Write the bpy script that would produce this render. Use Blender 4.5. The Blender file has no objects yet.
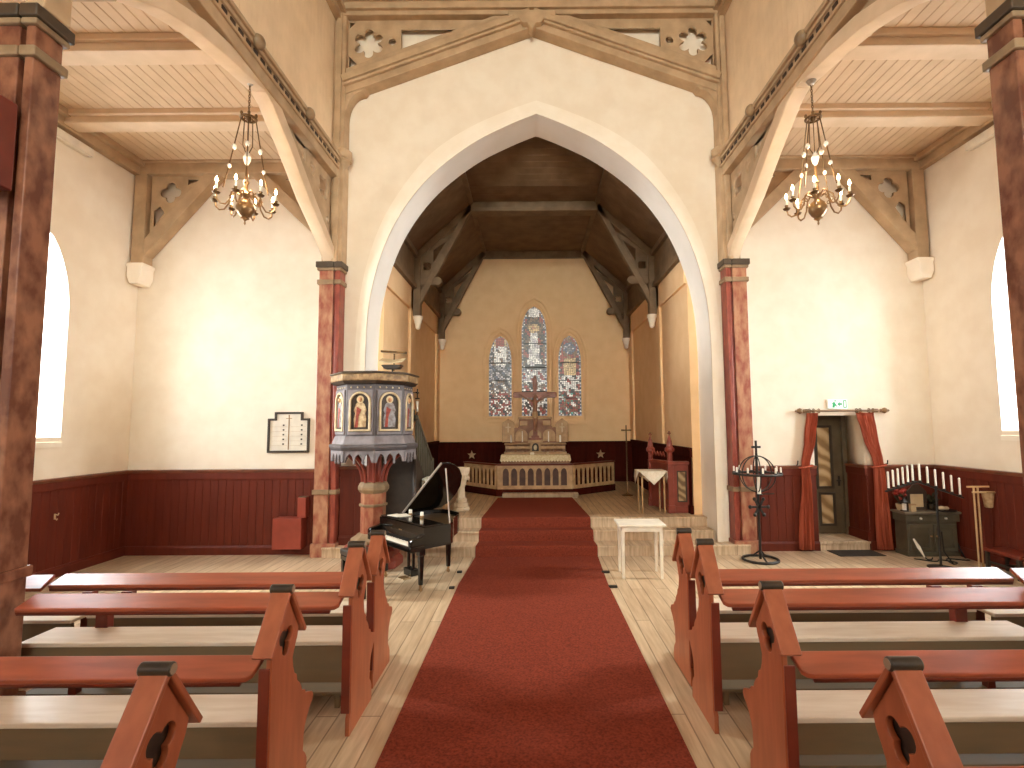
import bpy, bmesh, math, random
from mathutils import Vector, Matrix
random.seed(11)
COL = bpy.context.scene.collection
PI = math.pi
sin, cos, rad = math.sin, math.cos, math.radians

# ------------------------------------------------------------------ materials
def lin(c):
    def f(v):
        v /= 255.0
        return v / 12.92 if v <= .04045 else ((v + .055) / 1.055) ** 2.4
    return (f(c[0]), f(c[1]), f(c[2]), 1.0)

def base_mat(name):
    m = bpy.data.materials.new(name)
    m.use_nodes = True
    nt = m.node_tree
    b = nt.nodes['Principled BSDF']
    return m, nt, b

def mat(name, col, rough=.6, col2=None, scale=6, stretch=(1, 1, 1), bump=0., metal=0., spec=.5, detail=4, lo=.35, hi=.65):
    """noise-blended paint, plaster, wood or metal"""
    m, nt, b = base_mat(name)
    b.inputs['Roughness'].default_value = rough
    b.inputs['Metallic'].default_value = metal
    b.inputs['Specular IOR Level'].default_value = spec
    N, L = nt.nodes, nt.links
    tc = N.new('ShaderNodeTexCoord')
    mp = N.new('ShaderNodeMapping'); mp.inputs['Scale'].default_value = stretch
    L.new(tc.outputs['Object'], mp.inputs[0])
    nz = N.new('ShaderNodeTexNoise'); nz.inputs['Scale'].default_value = scale; nz.inputs['Detail'].default_value = detail
    L.new(mp.outputs[0], nz.inputs['Vector'])
    if col2 is None:
        col2 = tuple(max(0, c * .93) for c in col)
    r = N.new('ShaderNodeValToRGB')
    r.color_ramp.elements[0].position = lo; r.color_ramp.elements[1].position = hi
    r.color_ramp.elements[0].color = lin(col2); r.color_ramp.elements[1].color = lin(col)
    L.new(nz.outputs['Fac'], r.inputs[0]); L.new(r.outputs[0], b.inputs['Base Color'])
    if bump:
        bp = N.new('ShaderNodeBump'); bp.inputs['Strength'].default_value = bump; bp.inputs['Distance'].default_value = .01
        L.new(nz.outputs['Fac'], bp.inputs['Height']); L.new(bp.outputs[0], b.inputs['Normal'])
    return m

def marble(name, c1, c2, c3, rot=(0.5, 0.4, 0.3), scale=5.0, dist=6.0, rough=.3, ds=1.2):
    """painted marbling: warped diagonal veins"""
    m, nt, b = base_mat(name)
    N, L = nt.nodes, nt.links
    b.inputs['Roughness'].default_value = rough
    tc = N.new('ShaderNodeTexCoord')
    mp = N.new('ShaderNodeMapping'); mp.inputs['Rotation'].default_value = rot
    L.new(tc.outputs['Object'], mp.inputs[0])
    w = N.new('ShaderNodeTexWave'); w.inputs['Scale'].default_value = scale; w.inputs['Distortion'].default_value = dist
    w.inputs['Detail'].default_value = 3; w.inputs['Detail Scale'].default_value = ds
    L.new(mp.outputs[0], w.inputs['Vector'])
    r = N.new('ShaderNodeValToRGB'); e = r.color_ramp.elements
    e[0].position = .1; e[0].color = lin(c1); e[1].position = .9; e[1].color = lin(c3)
    k = e.new(.5); k.color = lin(c2)
    L.new(w.outputs['Fac'], r.inputs[0]); L.new(r.outputs[0], b.inputs['Base Color'])
    return m

def planks(name, c1, c2, cgap, width, length, rough=.45, rot=0.0, tint=None):
    """floor boards, long side along world y"""
    m, nt, b = base_mat(name)
    N, L = nt.nodes, nt.links
    tc = N.new('ShaderNodeTexCoord')
    mp = N.new('ShaderNodeMapping'); mp.inputs['Rotation'].default_value = (0, 0, PI / 2 + rot)
    L.new(tc.outputs['Object'], mp.inputs[0])
    br = N.new('ShaderNodeTexBrick')
    br.inputs['Scale'].default_value = 1; br.inputs['Brick Width'].default_value = length; br.inputs['Row Height'].default_value = width
    br.inputs['Mortar Size'].default_value = .006; br.inputs['Mortar Smooth'].default_value = .2; br.inputs['Bias'].default_value = 0
    br.inputs['Color1'].default_value = lin(c1); br.inputs['Color2'].default_value = lin(c2); br.inputs['Mortar'].default_value = lin(cgap)
    br.offset = .37
    L.new(mp.outputs[0], br.inputs['Vector'])
    mp2 = N.new('ShaderNodeMapping'); mp2.inputs['Scale'].default_value = (9, .8, 1)
    L.new(tc.outputs['Object'], mp2.inputs[0])
    nz = N.new('ShaderNodeTexNoise'); nz.inputs['Scale'].default_value = 2.5; nz.inputs['Detail'].default_value = 6
    L.new(mp2.outputs[0], nz.inputs['Vector'])
    mx = N.new('ShaderNodeMix'); mx.data_type = 'RGBA'; mx.blend_type = 'MULTIPLY'
    mx.inputs['Factor'].default_value = .8
    r = N.new('ShaderNodeValToRGB'); r.color_ramp.elements[0].position = .3; r.color_ramp.elements[1].position = .7
    r.color_ramp.elements[0].color = lin(tint or (190, 175, 160)); r.color_ramp.elements[1].color = (1, 1, 1, 1)
    L.new(nz.outputs['Fac'], r.inputs[0])
    L.new(br.outputs['Color'], mx.inputs['A']); L.new(r.outputs[0], mx.inputs['B'])
    L.new(mx.outputs['Result'], b.inputs['Base Color'])
    b.inputs['Roughness'].default_value = rough
    bp = N.new('ShaderNodeBump'); bp.inputs['Strength'].default_value = .4; bp.inputs['Distance'].default_value = .01; bp.invert = True
    L.new(br.outputs['Fac'], bp.inputs['Height']); L.new(bp.outputs[0], b.inputs['Normal'])
    return m

def emit(name, col, strength):
    m, nt, b = base_mat(name)
    b.inputs['Base Color'].default_value = lin(col)
    b.inputs['Emission Color'].default_value = lin(col)
    b.inputs['Emission Strength'].default_value = strength
    b.inputs['Roughness'].default_value = .3
    nz = nt.nodes.new('ShaderNodeTexNoise'); nz.inputs['Scale'].default_value = 2
    return m

def colour_attr(name, emission=0., rough=.5):
    """colour stored per piece of glass or paint"""
    m, nt, b = base_mat(name)
    a = nt.nodes.new('ShaderNodeAttribute'); a.attribute_name = 'col'
    if not emission: nt.links.new(a.outputs['Color'], b.inputs['Base Color'])
    else: b.inputs['Base Color'].default_value = (.02, .02, .02, 1)
    if emission:
        nt.links.new(a.outputs['Color'], b.inputs['Emission Color'])
        b.inputs['Emission Strength'].default_value = emission
    b.inputs['Roughness'].default_value = rough
    return m

def window_glass(name, col, strength, clear):
    m = bpy.data.materials.new(name); m.use_nodes = True
    nt = m.node_tree; N, L = nt.nodes, nt.links; N.clear()
    o = N.new('ShaderNodeOutputMaterial'); t = N.new('ShaderNodeBsdfTransparent'); e = N.new('ShaderNodeEmission'); x = N.new('ShaderNodeMixShader')
    e.inputs[0].default_value = lin(col); e.inputs[1].default_value = strength; x.inputs[0].default_value = 1 - clear
    L.new(t.outputs[0], x.inputs[1]); L.new(e.outputs[0], x.inputs[2]); L.new(x.outputs[0], o.inputs[0])
    return m

WINDOW_STRENGTH = 34.0
M = {}
M['plaster'] = mat('plaster', (238, 226, 208), .85, (232, 218, 198), 3, bump=.08, spec=.2)
M['white_plaster'] = mat('white_plaster', (245, 235, 220), .8, (240, 228, 210), 3, spec=.2)
M['reveal_lit_white'] = mat('reveal_lit_white', (250, 244, 236), .8, (246, 240, 231), 3, spec=.2)  # lighter copy of the plaster, daylight on the reveals put into its colour
M['chancel_plaster'] = mat('chancel_plaster', (240, 203, 158), .85, (234, 195, 148), 3, spec=.2)
M['timber'] = mat('timber', (188, 159, 126), .55, (168, 141, 110), 4, (1, 1, 1), spec=.3)
M['pale_timber'] = mat('pale_timber', (220, 194, 164), .55, (210, 184, 152), 4, spec=.3)
M['ceiling_board'] = mat('ceiling_board', (214, 186, 154), .6, (204, 176, 144), 3, spec=.25)
M['nave_board'] = mat('nave_board', (232, 206, 172), .65, (222, 196, 162), 3, spec=.25)
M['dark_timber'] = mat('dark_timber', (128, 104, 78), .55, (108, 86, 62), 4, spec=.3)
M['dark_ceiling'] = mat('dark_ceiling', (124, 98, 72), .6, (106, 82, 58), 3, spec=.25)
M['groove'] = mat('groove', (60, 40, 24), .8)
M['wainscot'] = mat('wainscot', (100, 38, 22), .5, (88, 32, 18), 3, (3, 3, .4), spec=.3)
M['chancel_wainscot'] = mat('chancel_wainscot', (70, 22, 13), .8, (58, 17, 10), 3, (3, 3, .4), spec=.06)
M['wainscot_cap'] = mat('wainscot_cap', (128, 72, 48), .4, (100, 60, 42), 6)
M['pew_red'] = mat('pew_red', (164, 90, 58), .38, (148, 78, 48), 5, (3, 3, .6), bump=.05)
M['pew_ledge'] = mat('pew_ledge', (168, 84, 56), .3, (142, 70, 46), 4, (.6, 4, 4), bump=.04)
M['pew_dark'] = mat('pew_dark', (120, 46, 28), .4, (100, 38, 24), 5)
M['pew_seat'] = mat('pew_seat', (228, 212, 194), .35, (214, 194, 172), 4, (.6, 4, 4))
M['pew_apron'] = mat('pew_apron', (120, 98, 72), .6, (112, 94, 70), 4, (.6, 4, 4))
M['black_iron'] = mat('black_iron', (28, 24, 22), .5, (40, 32, 26), 20, spec=.4)
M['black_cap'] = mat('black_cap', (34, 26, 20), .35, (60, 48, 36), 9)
M['cap_end'] = mat('cap_end', (150, 125, 100), .5)
M['pillar'] = mat('pillar', (144, 96, 72), .22, (100, 58, 43), 4.5, (1.6, 1.6, 1), detail=8, lo=.38, hi=.62)
M['column'] = mat('column', (176, 128, 98), .35, (140, 72, 55), 7, (1.5, 1.5, .7), detail=8, lo=.36, hi=.64)
M['column_red'] = mat('column_red', (150, 72, 54), .35, (120, 46, 34), 7, (1.5, 1.5, .7), detail=8, lo=.36, hi=.64)
M['molding'] = mat('molding', (150, 124, 94), .45, (120, 96, 70), 5)
M['capital_dark'] = mat('capital_dark', (74, 58, 42), .45, (58, 44, 32), 5)
M['floor'] = planks('floor', (214, 190, 160), (198, 172, 142), (150, 126, 100), .16, 2.9, .4, tint=(206, 196, 186))
M['step'] = planks('step', (224, 200, 170), (214, 190, 160), (170, 146, 118), .9, 9, .5, PI / 2)
M['chancel_floor'] = planks('chancel_floor', (204, 176, 140), (188, 160, 124), (110, 90, 66), .14, 2.4, .35)
M['carpet'] = mat('carpet', (138, 62, 44), .95, (96, 40, 28), 55, bump=.5, spec=.1, detail=2, lo=.25, hi=.75)
M['carpet_edge'] = mat('carpet_edge', (86, 28, 20), .95, spec=.1)
M['glass_day'] = window_glass('glass_day', (230, 243, 252), WINDOW_STRENGTH, .6)
M['glass_shade'] = window_glass('glass_shade', (230, 243, 252), 9.0, .3)
M['glass_rear_fill'] = window_glass('glass_rear_fill', (244, 252, 242), 28.0, .05)
M['piano'] = mat('piano', (14, 10, 8), .12, (20, 14, 10), 3, spec=.6)
M['edge_grey'] = mat('edge_grey', (166, 150, 138), .4)
M['ivory'] = mat('ivory', (236, 226, 210), .3)
M['steel'] = mat('steel', (190, 180, 168), .3, metal=.9)
M['brass'] = mat('brass', (164, 130, 92), .3, (140, 108, 74), 8, metal=.7)
M['old_brass'] = mat('old_brass', (120, 92, 60), .35, (96, 72, 46), 8, metal=.7)
M['bulb'] = emit('bulb', (255, 226, 176), 30)
M['candle'] = mat('candle', (246, 240, 228), .5, spec=.3)
M['crystal'] = mat('crystal', (236, 226, 212), .1, spec=.8)
M['white_paint'] = mat('white_paint', (240, 230, 214), .4)
M['linen'] = mat('linen', (244, 236, 222), .8, (234, 224, 206), 30, spec=.1)
M['lace'] = mat('lace', (236, 218, 184), .8, (216, 190, 148), 24, spec=.1)
M['beige_wood'] = mat('beige_wood', (186, 150, 108), .5, (166, 130, 90), 6)
M['altar_stone'] = mat('altar_stone', (190, 154, 112), .55, (164, 128, 90), 8)
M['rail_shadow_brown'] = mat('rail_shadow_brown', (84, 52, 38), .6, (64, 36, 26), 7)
M['altar_brown'] = mat('altar_brown', (150, 106, 76), .55, (124, 82, 56), 7)
M['cross_wood'] = mat('cross_wood', (142, 82, 58), .45, (120, 64, 44), 8)
M['gilt'] = mat('gilt', (212, 192, 160), .4, (190, 166, 128), 9, metal=.1)
M['pulpit_grey'] = mat('pulpit_grey', (92, 84, 86), .5, (78, 70, 72), 8)
M['pulpit_light'] = mat('pulpit_light', (132, 124, 128), .5, (112, 104, 108), 8)
M['pulpit_rim'] = mat('pulpit_rim', (170, 138, 96), .5, (120, 92, 62), 14)
M['pulpit_dark'] = mat('pulpit_dark', (44, 32, 24), .5, (58, 42, 30), 10)
M['robe_white'] = mat('robe_white', (214, 190, 150), .6, (160, 126, 88), 18)
M['robe_blue'] = mat('robe_blue', (150, 146, 150), .6, (110, 96, 92), 18)
M['robe_red'] = mat('robe_red', (164, 66, 46), .6, (128, 46, 32), 18)
M['skin_paint'] = mat('skin_paint', (206, 152, 110), .6)
M['green_grey'] = mat('green_grey', (92, 84, 68), .5, (78, 70, 56), 5)
M['green_grey_top'] = mat('green_grey_top', (120, 108, 92), .35, (100, 90, 74), 5)
M['door_grey'] = mat('door_grey', (96, 82, 62), .5, (82, 68, 50), 5)
M['door_glass'] = marble('door_glass', (150, 120, 84), (186, 154, 112), (206, 178, 138), (.2, .9, .1), 1.5, 5.0, .25)
M['curtain'] = mat('curtain', (190, 102, 78), .8, (156, 76, 56), 3, (8, 8, .6), spec=.15)
M['rod'] = mat('rod', (138, 106, 72), .4, (112, 84, 56), 9)
M['exit_white'] = emit('exit_white', (240, 244, 236), .15)
M['exit_green'] = emit('exit_green', (24, 140, 84), .35)
M['paper'] = mat('paper', (226, 216, 200), .7)
M['dark_frame'] = mat('dark_frame', (58, 46, 36), .4)
M['box_red'] = mat('box_red', (146, 62, 44), .45, (130, 52, 36), 4)
M['speaker_red'] = mat('speaker_red', (112, 40, 24), .4, (96, 32, 18), 4)
M['doormat'] = mat('doormat', (58, 48, 40), .95, (40, 32, 26), 60, bump=.4)
M['font_stone'] = mat('font_stone', (224, 204, 176), .6, (200, 176, 146), 7)
M['stall_red'] = mat('stall_red', (142, 62, 46), .42, (122, 50, 36), 5)
M['stall_panel'] = marble('stall_panel', (120, 92, 62), (160, 130, 92), (184, 156, 116), (.2, .9, .1), 2.5, 5.0, .35)
M['plant'] = mat('plant', (70, 66, 44), .7, (44, 40, 26), 14)
M['flower_red'] = mat('flower_red', (150, 46, 36), .7, (120, 34, 26), 20)
M['pale_pot'] = mat('pale_pot', (196, 170, 134), .5)
M['light_pole'] = mat('light_pole', (206, 170, 124), .45)
M['bag_cloth'] = mat('bag_cloth', (180, 150, 112), .8, (150, 120, 86), 20)
M['lead'] = mat('lead', (40, 32, 26), .6)
M['stained'] = colour_attr('stained', .8, .3)
M['vellum'] = mat('vellum', (214, 190, 150), .5)
M['leather'] = mat('leather', (40, 28, 22), .4)
M['heater'] = mat('heater', (242, 232, 216), .5)
M['black_plastic'] = mat('black_plastic', (22, 20, 20), .5)

# ------------------------------------------------------------------ mesh helpers
def curve_plate(loops, t):
    """flat plate with holes, thickness t, in local xy, centred on z = 0"""
    cu = bpy.data.curves.new('tmp', 'CURVE'); cu.dimensions = '2D'; cu.fill_mode = 'BOTH'; cu.extrude = t / 2
    for lp in loops:
        sp = cu.splines.new('POLY'); sp.points.add(len(lp) - 1)
        for p, q in zip(sp.points, lp): p.co = (q[0], q[1], 0, 1)
        sp.use_cyclic_u = True
    ob = bpy.data.objects.new('tmp', cu)
    me = bpy.data.meshes.new_from_object(ob)
    bpy.data.objects.remove(ob); bpy.data.curves.remove(cu)
    return me

XZ = lambda y: Matrix(((1, 0, 0, 0), (0, 0, -1, y), (0, 1, 0, 0), (0, 0, 0, 1)))     # local (x,y) -> world (x,z)
YZ = lambda x: Matrix(((0, 0, 1, x), (1, 0, 0, 0), (0, 1, 0, 0), (0, 0, 0, 1)))      # local (x,y) -> world (y,z)
XY = lambda z: Matrix.Translation((0, 0, z))

class MB:
    def __init__(s): s.bm = bmesh.new()
    def box(s, x0, x1, y0, y1, z0, z1, Mx=None):
        x0, x1 = sorted((x0, x1)); y0, y1 = sorted((y0, y1)); z0, z1 = sorted((z0, z1))
        v = [(x, y, z) for x in (x0, x1) for y in (y0, y1) for z in (z0, z1)]
        f = [(0, 1, 3, 2), (4, 6, 7, 5), (0, 4, 5, 1), (2, 3, 7, 6), (0, 2, 6, 4), (1, 5, 7, 3)]
        return s.raw(v, f, Mx)
    def raw(s, verts, faces, Mx=None):
        vs = [s.bm.verts.new(Mx @ Vector(v) if Mx else v) for v in verts]
        for f in faces:
            try: s.bm.faces.new([vs[i] for i in f])
            except ValueError: pass
        return s
    def bar(s, p0, p1, w, h, side=None):
        """box beam from p0 to p1, w across, h deep"""
        p0, p1 = Vector(p0), Vector(p1); d = (p1 - p0).normalized()
        side = Vector(side) if side else (d.cross(Vector((0, 0, 1))) if abs(d.z) < .99 else Vector((1, 0, 0)))
        side = (side - d * side.dot(d)).normalized(); up = side.cross(d)
        v = []
        for p in (p0, p1):
            for a, b in ((-1, -1), (1, -1), (1, 1), (-1, 1)):
                v.append(p + side * a * w / 2 + up * b * h / 2)
        return s.raw(v, [(3, 2, 1, 0), (4, 5, 6, 7), (0, 1, 5, 4), (1, 2, 6, 5), (2, 3, 7, 6), (3, 0, 4, 7)])
    def tube(s, pts, r, n=8, closed=False):
        pts = [Vector(p) for p in pts]; m = len(pts); rings = []
        rr = r if isinstance(r, (list, tuple)) else [r] * m
        prev = None
        for i, p in enumerate(pts):
            if closed: d = pts[(i + 1) % m] - pts[i - 1]
            else: d = pts[min(i + 1, m - 1)] - pts[max(i - 1, 0)]
            d.normalize()
            if prev is None: a = d.orthogonal().normalized()
            else:
                a = prev - d * prev.dot(d)
                a = a.normalized() if a.length > 1e-6 else d.orthogonal().normalized()
            prev = a; b = d.cross(a)
            rings.append([s.bm.verts.new(p + (a * cos(2 * PI * k / n) + b * sin(2 * PI * k / n)) * rr[i]) for k in range(n)])
        for i in range(m if closed else m - 1):
            A, B = rings[i], rings[(i + 1) % m]
            for k in range(n):
                try: s.bm.faces.new((A[k], A[(k + 1) % n], B[(k + 1) % n], B[k]))
                except ValueError: pass
        if not closed:
            s.bm.faces.new(rings[0][::-1]); s.bm.faces.new(rings[-1])
        return s
    def lathe(s, prof, c=(0, 0, 0), n=20, Mx=None, a0=0.0):
        rings = []
        for r, z in prof:
            rings.append([s.bm.verts.new((Mx @ Vector((c[0] + r * cos(a0 + 2 * PI * k / n), c[1] + r * sin(a0 + 2 * PI * k / n), c[2] + z))) if Mx else
                          (c[0] + r * cos(a0 + 2 * PI * k / n), c[1] + r * sin(a0 + 2 * PI * k / n), c[2] + z)) for k in range(n)])
        for A, B in zip(rings, rings[1:]):
            for k in range(n): s.bm.faces.new((A[k], A[(k + 1) % n], B[(k + 1) % n], B[k]))
        s.bm.faces.new(rings[0][::-1]); s.bm.faces.new(rings[-1])
        return s
    def plate(s, loops, t, Mx):
        me = curve_plate(loops, t); me.transform(Mx); s.bm.from_mesh(me); bpy.data.meshes.remove(me)
        return s
    def ball(s, c, r, sc=(1, 1, 1), u=12, v=8):
        bmesh.ops.create_uvsphere(s.bm, u_segments=u, v_segments=v, radius=r, matrix=Matrix.Translation(c) @ Matrix.Diagonal((*sc, 1)))
        return s
    def build(s, name, m, parent=None, bevel=0., smooth=40, label=None):
        bmesh.ops.remove_doubles(s.bm, verts=s.bm.verts, dist=1e-5)
        bmesh.ops.recalc_face_normals(s.bm, faces=s.bm.faces)
        me = bpy.data.meshes.new(name); s.bm.to_mesh(me); s.bm.free()
        if smooth:
            for p in me.polygons: p.use_smooth = True
            me.set_sharp_from_angle(angle=rad(smooth))
        me.materials.append(M[m] if isinstance(m, str) else m)
        o = bpy.data.objects.new(name, me); COL.objects.link(o)
        if parent: o.parent = parent
        if bevel:
            b = o.modifiers.new('bevel', 'BEVEL'); b.width = bevel; b.segments = 2; b.limit_method = 'ANGLE'; b.angle_limit = rad(40)
        if label: o['label'] = label
        return o

def tag(o, label, cat, group=None):
    o['label'] = label; o['category'] = cat
    if group: o['group'] = group
    return o
def struct(o, label, cat):
    o['kind'] = 'structure'
    return tag(o, label, cat)
def thing(name, label, cat, loc=(0, 0, 0), rotz=0., group=None):
    o = bpy.data.objects.new(name, None); COL.objects.link(o)
    o.empty_display_size = .1; o.location = loc; o.rotation_euler = (0, 0, rotz)
    return tag(o, label, cat, group)
def copy_tree(o, parent=None):
    c = o.copy(); COL.objects.link(c)
    if parent: c.parent = parent
    for ch in list(o.children): copy_tree(ch, c)
    return c

def circle(cx, cy, r, n=24, a0=0.): return [(cx + r * cos(a0 + 2 * PI * i / n), cy + r * sin(a0 + 2 * PI * i / n)) for i in range(n)]
def rect(x0, x1, y0, y1): return [(x0, y0), (x1, y0), (x1, y1), (x0, y1)]
def foil(cx, cy, d, r, n, a0=PI / 2, per=10, inner=0.):
    """n-lobed opening: lobes of radius r at distance d"""
    out = []
    for i in range(n * per):
        a = a0 + 2 * PI * i / (n * per); best = inner
        for k in range(n):
            b = a0 + 2 * PI * k / n; q = d * cos(a - b); disc = r * r - (d * sin(a - b)) ** 2
            if disc >= 0 and q + math.sqrt(disc) > best: best = q + math.sqrt(disc)
        out.append((cx + best * cos(a), cy + best * sin(a)))
    return out
def lancet(cx, w, z0, zs, za, n=8):
    """pointed-arch outline: half width w, foot z0, springing zs, apex za"""
    L = []
    for i in range(n + 1):
        t = i / n
        L.append((w * math.sqrt(max(0, 1 - t ** 1.75)) if t < 1 else 0, zs + (za - zs) * t))
    return [(cx + w, z0)] + [(cx + x, z) for x, z in L] + [(cx - x, z) for x, z in reversed(L[:-1])] + [(cx - w, z0)]
def roundarch(cx, w, z0, zs, n=12):
    return [(cx + w, z0)] + [(cx + w * cos(PI * i / n), zs + w * sin(PI * i / n)) for i in range(n + 1)] + [(cx - w, z0)]

def boards(mb, o, u, v, nrm, U, V, w, g=.006, d=.008):
    """strip of tongue-and-groove boards over a U x V field, grooves along v"""
    o, u, v, nrm = Vector(o), Vector(u), Vector(v), Vector(nrm)
    k = max(1, round(U / w)); w = U / k
    prof = []
    for i in range(k):
        a = i * w
        prof += [(a, -d), (a + g, 0), (a + w - g, 0)]
    prof.append((U, -d))
    A = [mb.bm.verts.new(o + u * a + nrm * b) for a, b in prof]
    B = [mb.bm.verts.new(o + u * a + nrm * b + v * V) for a, b in prof]
    for i in range(len(prof) - 1): mb.bm.faces.new((A[i], A[i + 1], B[i + 1], B[i]))
    return mb

# ------------------------------------------------------------------ dimensions
XA = 6.87          # aisle walls
YW = 8.85          # wall with the chancel arch
YR = -9.0          # rear wall
ZC = 6.74          # aisle ceilings
XN = 3.42          # upper nave walls
AX = .13           # middle of the chancel arch
CX0, CX1, CY1 = -2.73, 2.93, 15.0   # chancel walls
FZ = .50           # chancel floor
STEP = [(8.55, .165), (8.93, .333), (9.22, .5)]

# ------------------------------------------------------------------ camera
f_px, cx_px, h_eye, roll = 515.0, 531.0, 2.13, -.007
p = math.atan(41 / f_px)
fwd = Vector((0, cos(p), sin(p))); up = Vector((0, -sin(p), cos(p))); rx = Vector((1, 0, 0))
cr = (rx + up * roll).normalized(); cu_ = (up - rx * roll).normalized()
cam = bpy.data.cameras.new('camera'); co = bpy.data.objects.new('camera', cam); COL.objects.link(co)
mw = Matrix((cr, cu_, -fwd)).transposed().to_4x4(); mw.translation = (0, 0, h_eye)
co.matrix_world = mw
cam.sensor_width = 36; cam.lens = f_px / 1024 * 36; cam.shift_x = (512 - cx_px) / 1024
cam.clip_start = .05; cam.clip_end = 200
bpy.context.scene.camera = co

# ------------------------------------------------------------------ shell: floors and walls
b = MB(); b.box(-7.4, 7.4, YR - .3, 9.6, -.12, 0)
struct(b.build('floor', 'floor', smooth=0), 'pale worn wooden plank floor of the nave', 'floor')
b = MB(); b.box(CX0 - .1, CX1 + .1, 9.5, CY1 + .3, FZ - .1, FZ)
struct(b.build('floor_chancel', 'chancel_floor', smooth=0), 'raised brown board floor of the chancel behind the steps', 'floor')
b = MB()
b.box(-3.42, 3.55, 8.55, 9.0, 0, .165)
b.box(-2.82, 3.08, 8.93, 9.3, .165, .333)
b.box(-2.82, 3.08, 9.22, 9.5, .333, .5)
for y, z, xa, xb in ((8.55, .165, -3.42, 3.55), (8.93, .333, -2.82, 3.08), (9.22, .5, -2.82, 3.08)):
    b.box(xa, xb, y - .025, y + .02, z - .03, z + .001)
struct(b.build('floor_steps', 'step', smooth=0, bevel=.004), 'three pale wooden steps up to the chancel', 'steps')

def gothic(half, pts):
    """pointed arch outline from measured (half width, height) pairs"""
    q = []
    for (x0, z0), (x1, z1), (x2, z2), (x3, z3) in zip([pts[0]] + pts[:-2], pts[:-1], pts[1:], pts[2:] + [pts[-1]]):
        for i in range(5):
            t = i / 5
            c = lambda a, b_, c_, d: .5 * (2 * b_ + (c_ - a) * t + (2 * a - 5 * b_ + 4 * c_ - d) * t * t + (3 * b_ - a - 3 * c_ + d) * t ** 3)
            q.append((c(x0, x1, x2, x3), c(z0, z1, z2, z3)))
    q.append(pts[-1])
    return q
INNER = gothic(0, [(2.96, 2.6), (2.965, 3.45), (2.91, 4.3), (2.72, 5.11), (2.39, 5.84), (1.87, 6.52), (1.16, 7.09), (.5, 7.44), (0, 7.65)])
OUTER = gothic(0, [(3.16, 2.6), (3.16, 3.45), (3.06, 4.6), (2.78, 5.6), (2.37, 6.35), (1.85, 6.98), (1.22, 7.42), (.55, 7.73), (0, 7.93)])
MIDDLE = [((a[0] + c[0]) / 2, (a[1] + c[1]) / 2) for a, c in zip(INNER, OUTER)]
def archloop(pts, foot): return [(AX + pts[0][0], foot)] + [(AX + x, z) for x, z in pts] + [(AX - x, z) for x, z in reversed(pts[:-1])] + [(AX - pts[0][0], foot)]

# the end wall of the nave: chancel arch and doorway cut out
DX0, DX1, DZ = 4.82, 5.68, 2.26
outer = [(-7.4, -.05), (AX - 2.96, -.05)] + archloop(INNER, .0)[::-1][1:-1] + [(AX + 2.96, -.05), (DX0, -.05), (DX0, DZ), (DX1, DZ), (DX1, -.05), (7.4, -.05), (7.4, 11.9), (-7.4, 11.9)]
b = MB(); b.plate([outer], .6, XZ(YW + .3))
struct(b.build('wall_front', 'plaster', smooth=0), 'cream plaster end wall pierced by the tall pointed chancel arch', 'wall')
def band(lo, hi, t, y, foot):
    A, B = archloop(lo, foot), archloop(hi, foot)
    mb = MB(); n = len(A); v = []
    for q in (A, B):
        for x, z in q: v += [(x, y, z), (x, y - t, z)]
    f = []
    for i in range(n - 1):
        a, c = 2 * i, 2 * (i + 1); A0 = 2 * n
        f += [(a, c, c + 1, a + 1), (A0 + a, A0 + a + 1, A0 + c + 1, A0 + c), (a + 1, c + 1, A0 + c + 1, A0 + a + 1)]
    mb.raw(v, f); return mb
mb = band(INNER, OUTER, .05, YW, .165)
m2 = band(INNER, MIDDLE, .10, YW, .165)
me = bpy.data.meshes.new('t'); m2.bm.to_mesh(me); mb.bm.from_mesh(me)
lin_ = MB(); A = archloop([(x - .012, z - (.012 if x == 0 else 0)) for x, z in INNER], .34); n = len(A); v = []
for x, z in A: v += [(x, YW - .1, z), (x, YW + .61, z)]
lin_.raw(v, [(2 * i, 2 * i + 1, 2 * i + 3, 2 * i + 2) for i in range(n - 1)])
t1 = mb.build('trim_1', 'white_plaster', smooth=35); rv = lin_.build('reveal_lit_lining', 'reveal_lit_white', t1, smooth=35)  # whiter lining carries the daylight on the arch reveal in its colour
struct(t1, 'white stepped plaster moulding framing the chancel arch', 'moulding')

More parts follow.
